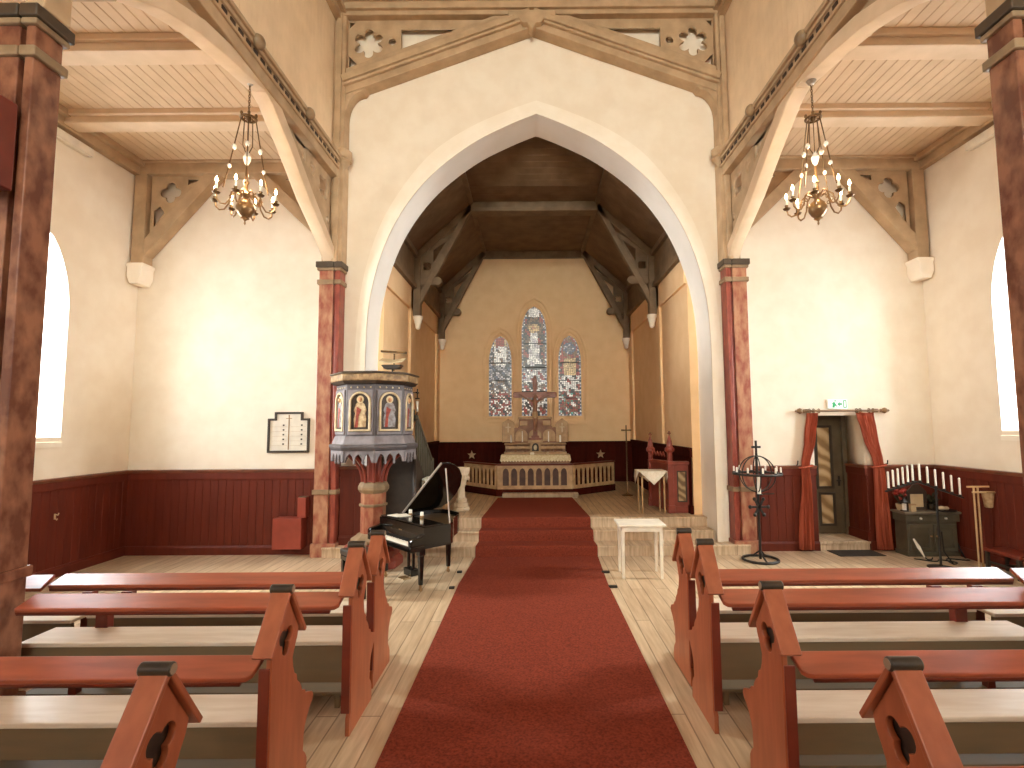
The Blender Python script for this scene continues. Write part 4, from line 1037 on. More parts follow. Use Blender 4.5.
# ------------------------------------------------------------------ white table, cloth tables
def side_table(loc, w, d, h, m, label, rz=0., t_=.05, top=.03, oh=.04):
    r = thing('side_table', label, 'table', loc, rz)
    g = MB(); g.box(-w / 2, w / 2, -d / 2, d / 2, h - top, h); g.build('tabletop', m, r, smooth=0, bevel=.006)
    g = MB(); a, c = w / 2 - oh, d / 2 - oh
    g.box(-a, a, -c, -c + .02, h - .1, h - top); g.box(-a, a, c - .02, c, h - .1, h - top); g.box(-a, -a + .02, -c, c, h - .1, h - top); g.box(a - .02, a, -c, c, h - .1, h - top); g.build('apron', m, r, smooth=0)
    for x in (-1, 1):
        for y in (-1, 1):
            g = MB(); xx, yy = x * (a - t_ / 2), y * (c - t_ / 2); q = t_ / 2
            g.raw([(xx - q, yy - q, h - top), (xx + q, yy - q, h - top), (xx + q, yy + q, h - top), (xx - q, yy + q, h - top), (xx - q * .65, yy - q * .65, 0), (xx + q * .65, yy - q * .65, 0), (xx + q * .65, yy + q * .65, 0), (xx - q * .65, yy + q * .65, 0)],
                  [(0, 1, 2, 3), (4, 7, 6, 5), (0, 4, 5, 1), (1, 5, 6, 2), (2, 6, 7, 3), (3, 7, 4, 0)])
            g.build('leg', m, r, smooth=0, bevel=.003)
    return r
side_table((1.535, 7.50, 0), .66, .50, .74, 'white_paint', 'small white painted table standing alone right of the carpet', -.03)
side_table((2.23, 9.75, FZ), .46, .40, .76, 'beige_wood', 'slender beige table under a white cloth beside the choir stall', 0, .035, .02, .01)
side_table((-1.69, 9.25, FZ), .38, .38, .70, 'beige_wood', 'small beige table under a white cloth behind the piano lid', 0, .035, .02, .01)
def cloth(loc, w, d, drop, label, rz=0.):
    """square cloth laid cornerwise: the corners hang as triangles"""
    b = MB(); e = .004
    v = [(-w / 2, -d / 2, e), (w / 2, -d / 2, e), (w / 2, d / 2, e), (-w / 2, d / 2, e)]
    f = [(0, 1, 2, 3)]
    for (a, c), (ox, oy) in (((0, 1), (0, -1)), ((1, 2), (1, 0)), ((2, 3), (0, 1)), ((3, 0), (-1, 0))):
        A, Bv = Vector(v[a]), Vector(v[c]); mid = (A + Bv) / 2; k = len(v)
        for t in (.0, .25, .5, .75, 1.): pass
        tip = mid + Vector((ox * .03, oy * .03, -drop)); q1 = A.lerp(tip, .5) + Vector((ox * .012, oy * .012, 0)); q2 = Bv.lerp(tip, .5) + Vector((ox * .012, oy * .012, 0)); mm = mid + Vector((ox * .004, oy * .004, -drop * .45))
        v += [tuple(tip), tuple(q1), tuple(q2), tuple(mm)]
        f += [(a, k + 3, k + 1), (a, c, k + 3), (c, k + 2, k + 3), (k + 3, k, k + 1), (k + 3, k + 2, k)]
    b.raw(v, f)
    o = b.build('tablecloth', 'linen', smooth=30); o.location = loc; o.rotation_euler = (0, 0, rz)
    so = o.modifiers.new('thick', 'SOLIDIFY'); so.thickness = .006; so.offset = 1
    return tag(o, label, 'tablecloth')
cloth((2.23, 9.75, FZ + .762), .52, .44, .24, 'white cloth hanging in points over the table beside the choir stall')
cloth((-1.69, 9.25, FZ + .702), .42, .42, .2, 'white cloth with hanging point on the table behind the piano lid')

# ------------------------------------------------------------------ font
t = thing('baptismal_font', 'pale carved stone font on a stepped foot behind the piano', 'font', (-1.36, 10.1, FZ))
for q in ([(.17, 0), (.17, .07), (.15, .08)], [(.14, .07), (.14, .15), (.12, .16)], [(.11, .15), (.11, .22), (.09, .25)]):
    g = MB(); g.lathe(q, n=8, a0=PI / 8); g.build('foot_step', 'font_stone', t, smooth=0, bevel=.01)
g = MB(); g.lathe([(.085, .24), (.07, .3), (.065, .44), (.08, .47)], n=8, a0=PI / 8); g.build('stem', 'font_stone', t, smooth=0, bevel=.008)
g = MB(); g.lathe([(.08, .47), (.10, .50), (.09, .53), (.11, .60), (.14, .68), (.16, .74), (.17, .80), (.16, .82), (.12, .80)], n=8, a0=PI / 8); g.build('bowl', 'font_stone', t, smooth=0, bevel=.01)
g = MB()
for k in range(8): a = k * PI / 4; g.ball((.125 * cos(a), .125 * sin(a), .62), .035, (1, 1, 1.4), 8, 6)
g.build('carved_leaves', 'font_stone', t)

# ------------------------------------------------------------------ altar group
PZ = .66
b = MB(); b.plate([[(-1.72, 12.95), (-.80, 11.98), (.95, 11.98), (2.08, 12.95), (2.08, 14.6), (-1.72, 14.6)]], PZ - FZ, XY((PZ + FZ) / 2))
struct(b.build('floor_altar', 'chancel_wainscot', smooth=0, bevel=.01), 'dark red altar platform behind the communion rail', 'platform')
b = MB(); b.box(-.66, 1.05, 11.70, 11.97, FZ, FZ + .09)
struct(b.build('floor_kneeler', 'step', smooth=0, bevel=.008), 'low pale step in front of the communion rail', 'step')
ra = thing('communion_rail', 'brown communion rail with pointed openings bent around the altar', 'rail', (0, 0, PZ))
def rail_seg(p0, p1, n, glazed):
    p0, p1 = Vector((*p0, 0)), Vector((*p1, 0)); d = p1 - p0; L = d.length; d.normalize()
    F = Matrix((( d.x, 0, d.y, p0.x), (d.y, 0, -d.x, p0.y), (0, 1, 0, 0), (0, 0, 0, 1)))
    e = .10 if glazed else .03
    w = (L - 2 * e) / n; loops = [rect(0, L, .0, .54)]
    for i in range(n):
        c = e + (i + .5) * w; loops.append(lancet(c, w * .36, .08, .36, .48, 5)[::-1])
    g = MB(); g.plate(loops, .05, F); s_ = g.build('rail_panel', 'altar_stone', ra, smooth=0, bevel=.006)
    g = MB(); g.bar(p0 + Vector((0, 0, .56)), p1 + Vector((0, 0, .56)), .12, .04, None); g.build('kneeling_top', 'wainscot', ra, smooth=0, bevel=.01)
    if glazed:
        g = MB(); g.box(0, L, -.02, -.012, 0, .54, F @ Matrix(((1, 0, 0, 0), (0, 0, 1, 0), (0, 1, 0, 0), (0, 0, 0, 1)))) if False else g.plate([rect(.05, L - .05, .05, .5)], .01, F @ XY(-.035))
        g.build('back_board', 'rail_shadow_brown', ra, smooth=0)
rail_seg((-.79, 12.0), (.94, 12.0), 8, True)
rail_seg((.96, 12.02), (2.04, 12.95), 9, False)
rail_seg((-1.66, 12.95), (-.81, 12.02), 8, False)
al = thing('altar', 'brown altar with tiered shelf and pointed shrine below the cross', 'altar', (.1, 13.15, PZ))
g = MB(); g.box(-.85, .85, -.38, .4, 0, .72); g.build('table', 'altar_brown', al, smooth=0, bevel=.01)
g = MB(); g.box(-.80, .80, .1, .4, .72, .78); g.box(-.76, .76, .12, .4, .86, .93); g.box(-.79, .79, .06, .4, .97, 1.01); g.build('shelf', 'altar_stone', al, smooth=0, bevel=.008)
g = MB()
for x in (-.74, -.5, -.26, .26, .5, .74): g.box(x - .03, x + .03, .13, .38, .78, .98)
g.box(-.75, .75, .3, .36, .78, .97); g.build('shelf_supports', 'altar_brown', al, smooth=0)
g = MB(); g.box(-.17, .17, -.02, .3, .74, .80); g.box(-.14, .14, .02, .3, .8, 1.02); g.box(-.19, .19, -.03, .3, 1.02, 1.09); g.build('shrine', 'altar_stone', al, smooth=0, bevel=.01)
g = MB(); g.plate([lancet(0, .085, .81, .92, 1.01)], .02, XZ(.012)); g.build('shrine_niche', 'pulpit_dark', al, smooth=0)
g = MB(); g.ball((0, 0, .90), .045, (1, .5, 1.5)); g.build('shrine_figure', 'gilt', al)
rr = [(-.60, 1.0), (-.60, 1.22)] + [(-.5 + .11 * cos(a), 1.30 + .11 * sin(a)) for a in (PI, 2.6, 2.1, 1.6, 1.1)] + [(-.42, 1.45), (-.42, 1.64), (.42, 1.64), (.42, 1.45)] + [(.5 + .11 * cos(a), 1.30 + .11 * sin(a)) for a in (2.0, 1.6, 1.1, .5, 0)] + [(.60, 1.22), (.60, 1.0)]
g = MB(); g.plate([rr], .10, XZ(.36)); rer = g.build('reredos', 'altar_brown', al, smooth=0, bevel=.012)
g = MB()
for x in (-.36, 0, .36): g.plate([lancet(x, .16, 1.05, 1.22, 1.36)], .03, XZ(.30))
for x in (-.3, .3): g.box(x - .10, x + .1, .29, .31, 1.45, 1.58)
g.box(-.44, .44, .28, .42, 1.62, 1.68); g.build('carved_relief', 'altar_stone', rer, smooth=0, bevel=.01)
for x in (-.70, .70):
    g = MB(); g.plate([[(x - .16, 1.03), (x + .16, 1.03), (x + .16, 1.48), (x + .14, 1.54), (x, 1.64), (x - .14, 1.54), (x - .16, 1.48)]], .05, XZ(.30)); w_ = g.build('shield_panel', 'altar_stone', al, smooth=0, bevel=.01)
    g = MB(); g.box(x - .014, x + .014, .265, .275, 1.28, 1.52); g.box(x - .07, x + .07, .265, .275, 1.40, 1.43); g.build('small_cross', 'gilt', w_, smooth=0)
# altar cloth with scalloped lace edge
b = MB(); sc = [(-.86, .0)]
lp = [(-.85, 0), (.85, 0), (.87, -.12)]
for i in range(24):
    x0 = .87 - i * 1.74 / 24
    for t in (.25, .5, .75, 1.0): lp.append((x0 - t * 1.74 / 24, -.12 - .03 * sin(PI * t)))
b.plate([lp], .012, XZ(-.40)); b.box(-.85, .85, -.40, .10, 0, .012)
o = b.build('altar_cloth', 'lace', smooth=0); o.location = (.1, 13.15, PZ + .722); tag(o, 'cream lace-edged cloth hanging over the altar front', 'altar cloth')
# crucifix
t = thing('crucifix', 'tall dark wooden crucifix with pale figure standing on the altar', 'crucifix', (.1, 13.30, PZ + 1.09))
g = MB(); g.plate([[(-.06, .08), (.06, .08), (.045, 1.08), (.52, 1.08), (.56, 1.10), (.56, 1.21), (.52, 1.23), (.045, 1.23), (.06, 1.53), (.03, 1.65), (-.03, 1.65), (-.06, 1.53), (-.045, 1.23), (-.52, 1.23), (-.56, 1.21), (-.56, 1.10), (-.52, 1.08), (-.045, 1.08)]], .07, XZ(0)); g.build('cross', 'cross_wood', t, smooth=0, bevel=.008)
g = MB(); g.box(-.16, .16, -.1, .08, 0, .05); g.box(-.10, .10, -.07, .06, .05, .11); g.build('base', 'cross_wood', t, smooth=0, bevel=.01)
def skin_figure(name, verts, edges, m, parent):
    me = bpy.data.meshes.new(name); me.from_pydata([v[:3] for v in verts], edges, [])
    o = bpy.data.objects.new(name, me); COL.objects.link(o); o.parent = parent
    sk = o.modifiers.new('skin', 'SKIN'); sk.use_smooth_shade = True
    for k, v in enumerate(verts): me.skin_vertices[0].data[k].radius = (v[3], v[3] * (v[4] if len(v) > 4 else 1))
    me.skin_vertices[0].data[0].use_root = True
    ss = o.modifiers.new('subd', 'SUBSURF'); ss.levels = 1; ss.render_levels = 1
    me.materials.append(M[m]); return o
V = [(0, -.07, .74, .055), (0, -.075, .86, .06), (0, -.085, .98, .07), (0, -.085, 1.06, .045), (0, -.10, 1.12, .03), (.015, -.12, 1.19, .045), (.015, -.12, 1.24, .035),
     (.09, -.075, 1.06, .026), (.24, -.055, 1.14, .02), (.40, -.045, 1.22, .017), (-.09, -.075, 1.06, .026), (-.24, -.055, 1.14, .02), (-.40, -.045, 1.22, .017),
     (.035, -.08, .66, .04), (.03, -.12, .50, .032), (.012, -.06, .32, .022), (.01, -.09, .27, .02), (-.035, -.08, .66, .04), (-.02, -.11, .49, .032), (-.008, -.065, .32, .022), (-.006, -.1, .265, .02)]
E_ = [(0, 1), (1, 2), (2, 3), (3, 4), (4, 5), (5, 6), (3, 7), (7, 8), (8, 9), (3, 10), (10, 11), (11, 12), (0, 13), (13, 14), (14, 15), (15, 16), (0, 17), (17, 18), (18, 19), (19, 20)]
V = [(a[0], a[1], a[2] - .07) + a[3:] for a in V]
skin_figure('figure', V, E_, 'altar_brown', t)
g = MB(); g.lathe([(.055, .55), (.07, .61), (.068, .69), (.06, .72)], (0, -.075, 0), 12); g.build('loincloth', 'beige_wood', t)
# altar candles
for k, (x, h, r_) in enumerate(((-.62, .19, .022), (-.33, .30, .014), (.34, .29, .014), (.74, .19, .022))):
    nm = ['short thick white candle at the left end of the altar shelf', 'tall thin candle left of the altar shrine', 'tall thin candle right of the altar shrine', 'short thick white candle at the right end of the altar shelf'][k]
    t = thing('altar_candle', nm, 'candle', (x + (.1 if abs(x) < .5 else .1 if x < 0 else 0), 13.28, PZ + 1.01), 0, 'candles on the altar')
    g = MB(); g.lathe([(.035, 0), (.035, .008), (.015, .02), (.02, .03)], n=12); g.build('holder', 'brass', t)
    g = MB(); g.lathe([(r_, .02), (r_, h), (r_ * .6, h + .005)], n=12); g.build('wax', 'candle', t)
    g = MB(); g.tube([(0, 0, h), (.002, 0, h + .02)], .002, 5); g.build('wick', 'black_iron', t)
for k, (x, w) in enumerate(((-.03, .05), (.36, .03))):
    g = MB(); g.box(-w, w, -.04, .04, 0, .05); g.box(-w * .9, w * .9, -.042, .0, .05, .056)
    o = g.build('altar_box', 'linen' if k == 0 else 'pale_pot', smooth=0, bevel=.004); o.location = (x + .05, 12.92, PZ + .735); tag(o, ['small white box lying on the middle of the altar cloth', 'tiny pale box on the right half of the altar cloth'][k], 'box')
# star shaped ornaments fixed to the wainscot either side
for x, l in ((1.99, 'right'), (-1.72, 'left')):
    g = MB(); star = []
    for i in range(10): a = PI / 2 + i * PI / 5; q = .13 if i % 2 == 0 else .055; star.append((q * cos(a), q * sin(a)))
    g.plate([star], .03, XZ(0)); o = g.build('star_ornament', 'altar_stone', smooth=0, bevel=.006); o.location = (x, CY1 - .06, 1.28)
    tag(o, 'brown star ornament on the dark wainscot %s of the altar' % l, 'ornament', 'star ornaments by the altar')
# processional cross
t = thing('processional_cross', 'thin standing brass cross on a long staff right of the altar', 'cross', (2.2, 12.0, FZ))
g = MB(); g.lathe([(.13, 0), (.13, .02), (.03, .05), (.016, .08), (.014, 1.2), (.022, 1.22), (.014, 1.25), (.014, 1.35)], n=12); g.build('staff', 'old_brass', t)
g = MB(); g.plate([[(-.014, 1.3), (.014, 1.3), (.014, 1.48), (.11, 1.475), (.12, 1.495), (.11, 1.515), (.014, 1.51), (.014, 1.6), (0, 1.62), (-.014, 1.6), (-.014, 1.51), (-.11, 1.515), (-.12, 1.495), (-.11, 1.475), (-.014, 1.48)]], .025, XZ(0)); g.build('cross', 'old_brass', t, smooth=0, bevel=.004)
# wall sconce on the left chancel pilaster
t = thing('wall_sconce', 'dark iron wall sconce with pale candle on the left chancel wall', 'sconce', (CX0 + .065, 11.6, 2.2))
g = MB(); g.plate([[(-.1, 0), (-.04, .18), (0, .22), (.04, .18), (.1, 0), (.13, .26), (.09, .3), (-.09, .3), (-.13, .26)]], .02, YZ(.01)); g.tube([(0, 0, .15), (.08, 0, .14), (.1, 0, .24)], .012, 8); g.build('bracket', 'black_iron', t, smooth=0)
g = MB(); g.lathe([(.03, .25), (.03, .48), (.01, .485)], (.1, 0, 0), 12); g.build('candle', 'candle', t)
g = MB(); g.lathe([(.05, .53), (.055, .55), (.01, .56)], (.1, 0, 0), 12); g.box(.08, .12, -.1, .1, .66, .69); g.box(.09, .11, -.015, .015, .56, .76); g.box(.0, .1, -.01, .01, .67, .685); g.build('smoke_hood', 'black_iron', t, smooth=0)
# choir stall
t = thing('choir_stall', 'red wooden choir stall with spired posts and a marbled panel', 'stall', (2.52, 9.6, FZ))
def post(x, y, h, par):
    g = MB(); g.box(x - .05, x + .05, y - .05, y + .05, 0, h); g.box(x - .065, x + .065, y - .065, y + .065, 0, .14); p_ = g.build('post', 'stall_red', par, smooth=0, bevel=.006)
    g = MB(); g.lathe([(.05, 0), (.05, .14), (.09, .17), (.09, .22), (.06, .25), (.045, .36), (.018, .44), (.014, .46)], (x, y, h), 8, a0=PI / 8); g.build('spire', 'stall_red', p_, smooth=0, bevel=.004)
    g = MB(); z = h + .45; g.box(x - .01, x + .01, y - .01, y + .01, z, z + .09); g.box(x - .035, x + .035, y - .01, y + .01, z + .04, z + .06); g.build('finial', 'pew_dark', p_, smooth=0)
post(.05, .06, .96, t); post(-.10, .95, .92, t)
g = MB(); g.plate([rect(.1, .40, 0, .88), rect(.17, .34, .2, .76)[::-1]], .06, XZ(.06)); g.box(.08, .40, .02, .1, 0, .12); g.build('front_panel', 'stall_red', t, smooth=0, bevel=.006)
g = MB(); g.box(.16, .35, .06, .075, .19, .77); g.build('marbled_panel', 'stall_panel', t, smooth=0)
g = MB(); g.plate([rect(.165, .345, .195, .765), rect(.185, .325, .215, .745)[::-1]], .02, XZ(.032)); g.build('panel_bead', 'capital_dark', t, smooth=0)
g = MB(); g.box(-.02, .40, -.03, .14, .88, .94); g.bar((.05, .1, .92), (-.08, .95, .90), .14, .05); g.build('desk_top', 'stall_red', t, smooth=0, bevel=.008)
g = MB(); g.bar((.05, .1, .45), (-.1, .95, .45), .05, .86); g.build('side_panel', 'stall_red', t, smooth=0)
g = MB()
for k in range(5): g.tube([(.0 - k * .022, .22 + k * .14, 1.02), (-.01 - k * .022, .29 + k * .14, 1.10), (-.02 - k * .022, .36 + k * .14, 1.02)], .014, 6)
g.build('open_arcade', 'stall_red', t)

# ------------------------------------------------------------------ hymn board, wall box, exit sign, heaters, hooks
t = thing('hymn_board', 'dark framed hymn board with ruled white panel on the left end wall', 'board', (-4.14, YW, 1.69))
ol = [(-.355, 0), (.355, 0), (.355, .58), (.24, .58), (.24, .69), (-.24, .69), (-.24, .58), (-.355, .58)]
il = [(-.32, .035), (.32, .035), (.32, .545), (.205, .545), (.205, .655), (-.205, .655), (-.205, .545), (-.32, .545)]
g = MB(); g.plate([ol, il[::-1]], .05, XZ(-.027)); g.build('frame', 'dark_frame', t, smooth=0, bevel=.006)
g = MB(); g.plate([il], .02, XZ(-.014)); g.build('panel', 'paper', t, smooth=0)
g = MB(); g.box(-.008, .008, -.03, -.024, .05, .64); g.box(-.05, .05, -.03, -.024, .575, .585); g.build('centre_bar', 'brass', t, smooth=0)
g = MB()
for sx in (-.16, .16):
    for z in (.12, .20, .28, .36, .44): g.box(sx - .13, sx + .13, -.027, -.024, z - .003, z)
g.build('ruled_lines', 'beige_wood', t, smooth=0)
for sx in (-.09, .22):
    g = MB()
    for z in (.12, .20, .28, .36, .44): g.box(sx - .014, sx + .014, -.029, -.024, z + .012, z + .038)
    g.build('number_pegs', 'dark_frame', t, smooth=0)
t = thing('wall_box', 'plain red brown box with raised end on the left end wall wainscot', 'box', (-4.02, YW - .1, .13))
g = MB(); g.box(-.23, .24, -.17, .06, 0, .50); g.build('body', 'box_red', t, smooth=0, bevel=.008)
g = MB(); g.box(.15, .29, -.12, .02, .5, .83); g.build('raised_end', 'box_red', t, smooth=0, bevel=.008)
g = MB(); g.box(.16, .28, -.11, .01, .83, .84); g.build('top_plate', 'molding', t, smooth=0)
t = thing('exit_sign', 'white emergency exit sign with green running man above the doorway', 'sign', (5.24, YW, 2.37))
g = MB(); g.box(-.165, .165, -.05, 0, 0, .16); g.build('housing', 'exit_white', t, smooth=0, bevel=.006)
g = MB(); F = XZ(-.052)
g.plate([[(-.10, .02), (-.06, .02), (-.05, .06), (-.03, .03), (-.02, .05), (-.05, .10), (-.06, .12), (-.10, .10), (-.09, .07)]], .004, F); g.plate([circle(-.045, .135, .014, 10)], .004, F)
g.plate([[(-.01, .08), (.03, .04), (.03, .065), (.07, .065), (.07, .095), (.03, .095), (.03, .12)]], .004, F)
g.plate([rect(.09, .145, .015, .145), rect(.105, .132, .03, .13)[::-1]], .004, F); g.build('pictogram', 'exit_green', t, smooth=0)
for s, y0, l in ((-1, 7.45, 'left'), (1, 7.45, 'right')):
    t = thing('wall_heater', 'long pale heater strip high on the %s aisle wall' % l, 'heater', (s * XA, y0 - .1, 6.32))
    g = MB(); g.box(0, -s * .10, -.75, .35, 0, .13); g.build('casing', 'heater', t, smooth=0, bevel=.012)
    g = MB(); g.box(-s * .02, -s * .08, -.72, .32, -.01, .002); g.build('heating_element', 'heater', t, smooth=0)
t = thing('coat_hook', 'small pale hook on the dark left aisle wainscot', 'hook', (-XA + .031, 7.5, .82))
g = MB(); g.box(0, .012, -.012, .012, .01, .09); g.build('plate', 'pale_pot', t, smooth=0, bevel=.003)
g = MB(); g.tube([(.01, 0, .08), (.05, 0, .07), (.06, 0, .1)], .008, 6); g.tube([(.01, 0, .03), (.035, 0, .0), (.045, 0, .02)], .007, 6); g.build('prongs', 'pale_pot', t)
t = thing('loudspeaker', 'dark red loudspeaker box hanging on the big left pillar', 'loudspeaker', (-3.88, 3.50, 3.86))
g = MB(); g.box(-.2, .10, -.2, .14, 0, .66); g.build('cabinet', 'speaker_red', t, smooth=0, bevel=.012)
g = MB(); g.box(-.18, .08, -.205, -.2, .03, .63); g.build('grille', 'pew_dark', t, smooth=0)
g = MB(); g.box(-.05, .05, .14, .18, .25, .4); g.build('bracket', 'black_iron', t, smooth=0)
t = thing('wall_socket', 'small white socket on the wainscot behind the pulpit', 'socket', (-2.98, YW - .04, .38))
g = MB(); g.box(-.05, .05, -.03, 0, 0, .12); g.build('plate', 'white_paint', t, smooth=0, bevel=.006)
g = MB(); g.box(-.03, .03, -.033, -.03, .03, .09); g.build('inset', 'paper', t, smooth=0)

# ------------------------------------------------------------------ curtains and rod
t = thing('curtain_rod', 'turned wooden curtain rod with knob ends over the doorway', 'curtain rod', (0, YW - .1, 2.335))
g = MB(); g.tube([(4.62, 0, 0), (5.93, 0, 0)], .018, 12); g.build('rod', 'rod', t)
for x, s in ((4.62, -1), (5.93, 1)):
    g = MB(); Rm = Matrix.Translation((x, 0, 0)) @ Matrix.Rotation(s * PI / 2, 4, 'Y'); g.lathe([(.018, -.02), (.03, 0), (.02, .015), (.042, .04), (.05, .065), (.035, .10), (.012, .12), (.02, .13), (.004, .15)], n=14, Mx=Rm); g.build('knob', 'rod', t)
for x in (4.72, 4.79, 4.88, 5.52, 5.58, 5.73, 5.8):
    g = MB(); c = [(x, .034 * cos(a), .034 * sin(a)) for a in [i * PI / 8 for i in range(16)]]; g.tube(c, .008, 6, True); g.build('ring', 'rod', t)
for x in (4.68, 5.87):
    g = MB(); g.box(x - .015, x + .015, .0, .10, -.03, .03); g.build('bracket', 'rod', t, smooth=0)
def curtain(secs, label, folds=6, seed=0):
    """gathered cloth: rows of (x0, x1, z), pleats deepest in the gathered rows"""
    rnd = random.Random(seed); ph = rnd.random() * 6
    n = folds * 8; b = MB(); rows = []
    fine = []
    for (a0, a1, az), (c0, c1, cz) in zip(secs, secs[1:]):
        k = max(2, round((az - cz) / .12))
        for i in range(k): t = i / k; q = t * t * (3 - 2 * t); fine.append((a0 + (c0 - a0) * q, a1 + (c1 - a1) * q, az + (cz - az) * t))
    fine.append(secs[-1])
    v = []
    for x0, x1, z in fine:
        for i in range(n + 1):
            u = i / n; y = YW - .10 + .035 * sin(2 * PI * folds * u + ph + .4 * sin(z * 3)) + .012 * sin(2 * PI * folds * 2.3 * u + z * 2)
            v.append((x0 + (x1 - x0) * u, y, z))
    f = [(r * (n + 1) + i, r * (n + 1) + i + 1, (r + 1) * (n + 1) + i + 1, (r + 1) * (n + 1) + i) for r in range(len(fine) - 1) for i in range(n)]
    b.raw(v, f)
    r = thing('curtain', label, 'curtain', (0, 0, 0), 0, 'curtains at the doorway')
    o = b.build('cloth', 'curtain', r, smooth=80); so = o.modifiers.new('thick', 'SOLIDIFY'); so.thickness = .008
    return r
c1 = curtain([(4.69, 4.86, 2.30), (4.63, 4.80, 1.9), (4.55, 4.67, 1.38), (4.55, 4.69, 1.1), (4.48, 4.69, .5), (4.46, 4.69, .03)], 'rust red curtain tied back at the left of the doorway', 5, 1)
c2 = curtain([(5.52, 5.79, 2.30), (5.60, 5.83, 1.95), (5.77, 5.90, 1.42), (5.76, 5.92, 1.1), (5.74, 5.96, .5), (5.74, 5.98, .03)], 'rust red curtain swept and tied back at the right of the doorway', 6, 2)
for par, x in ((c1, 4.62), (c2, 5.85)):
    g = MB(); c = [(x + .11 * cos(a), YW - .10 + .06 * sin(a), 1.40 + .02 * cos(a)) for a in [i * PI / 10 for i in range(20)]]; g.tube(c, .016, 6, True); g.build('tie_band', 'curtain', par)
    g = MB(); s = -1 if x < 5 else 1; g.tube([(x + s * .12, YW - .03, 1.42), (x + s * .14, YW - .10, 1.44), (x + s * .14, YW - .11, 1.50)], .01, 6); g.build('tie_hook', 'black_iron', par)
b = MB(); b.plate([[(4.93, 8.72), (5.62, 8.72), (5.60, 9.0 - .18), (4.93, 9.0 - .18)]], .012, XY(.007))
b = MB(); b.box(4.92, 5.66, 8.42, 8.80, .001, .014)
tag(b.build('doormat', 'doormat', smooth=0, bevel=.004), 'dark doormat on the floor in front of the doorway step', 'mat')

# ------------------------------------------------------------------ iron candle globe
t = thing('candle_globe_stand', 'black iron globe candle stand topped by a cross beside the right column', 'candle stand', (3.55, 8.20, 0))
g = MB(); g.tube([(.26 * cos(a), .17 * sin(a) * 1.5, .025) for a in [i * PI / 14 for i in range(28)]], .02, 8, True)
for k in range(3): a = k * 2 * PI / 3 + .5; g.tube([(.25 * cos(a), .25 * sin(a), .03), (.1 * cos(a), .1 * sin(a), .08), (0, 0, .16)], .014, 6)
g.build('foot_ring', 'black_iron', t)
g = MB(); g.tube([(0, 0, .03), (0, 0, 1.66)], .02, 10); g.build('pole', 'black_iron', t)
g = MB(); g.box(-.014, .014, -.012, .012, 1.6, 1.86); g.box(-.07, .07, -.012, .012, 1.74, 1.775); g.build('cross', 'black_iron', t, smooth=0)
for k in range(3):
    a = k * PI / 3 + .3
    g = MB(); g.tube([(.28 * cos(q) * cos(a), .28 * cos(q) * sin(a), 1.34 + .28 * sin(q)) for q in [i * PI / 16 for i in range(32)]], .009, 6, True); g.build('hoop', 'black_iron', t)
g = MB(); ring = [(.37 * cos(a), .37 * sin(a)) for a in [i * PI / 18 for i in range(36)]]; g.plate([ring, [(x * .84, y * .84) for x, y in ring][::-1]], .03, XY(1.34)); g.build('candle_ring', 'black_iron', t, smooth=0)
g = MB()
for k in range(6): a = k * PI / 3; g.bar((0, -.03, .83), (.16 * cos(a), -.03, .83 + .16 * sin(a)), .03, .03)
for k in range(6): a = k * PI / 3; g.ball((.14 * cos(a), -.03, .83 + .14 * sin(a)), .03, u=8, v=6)
g.build('rosette', 'black_iron', t, smooth=30)
g = MB(); g.tube([(0, 0, 1.02), (.22, -.08, 1.04)], .01, 6); g.build('lighter_arm', 'black_iron', t)
ordn = ['first', 'second', 'third', 'fourth', 'fifth', 'sixth', 'seventh', 'eighth', 'ninth', 'tenth', 'eleventh', 'twelfth']
lst = []
for k in range(10): a = k * 2 * PI / 10 + .15; lst.append((.34 * cos(a), .34 * sin(a), .09))
lst.sort()
for k, (x, y, h) in enumerate(lst):
    q = thing('taper_candle', 'short white candle on the iron globe ring, %s from the left' % ordn[k], 'candle', (3.55 + x, 8.20 + y, 1.355), 0, 'candles on the iron globe ring')
    g = MB(); g.lathe([(.014, 0), (.014, h), (.004, h + .008)], n=10); g.build('wax', 'candle', q)
    g = MB(); g.lathe([(.022, 0), (.026, .008), (.02, .016)], n=10); g.build('cup', 'black_iron', q)
q = thing('pillar_candle', 'tall white candle standing inside the iron globe', 'candle', (3.55, 8.15, 1.02))
g = MB(); g.lathe([(.028, .01), (.028, .30), (.02, .305)], n=14); g.build('wax', 'candle', q)
g = MB(); g.lathe([(.05, 0), (.05, .01), (.03, .015)], n=14); g.build('plate', 'black_iron', q)

# ------------------------------------------------------------------ twelve candle stand
t = thing('candle_chevron_stand', 'dark iron pole carrying a roof-shaped bar of twelve white candles', 'candle stand', (6.0, 7.75, 0))
g = MB(); g.lathe([(.17, 0), (.17, .012), (.03, .03), (.018, .05)], n=20); g.build('foot', 'black_iron', t)
g = MB(); g.tube([(0, 0, .02), (0, 0, 1.16)], .016, 10); g.build('pole', 'black_iron', t)
L0, Ap, R0_ = Vector((-.71, 0, 1.12)), Vector((-.27, 0, 1.25)), Vector((.36, 0, 1.02))
g = MB(); g.bar(L0 - Vector((.04, 0, .01)), Ap, .03, .022); g.bar(Ap, R0_ + Vector((.04, 0, -.012)), .03, .022); g.build('candle_bar', 'black_iron', t, smooth=0)
g = MB(); g.tube([(0, .02, .55), (.12, .1, .5), (.15, .12, .2), (.3, .15, .02)], .01, 6); g.build('prop', 'black_iron', t)
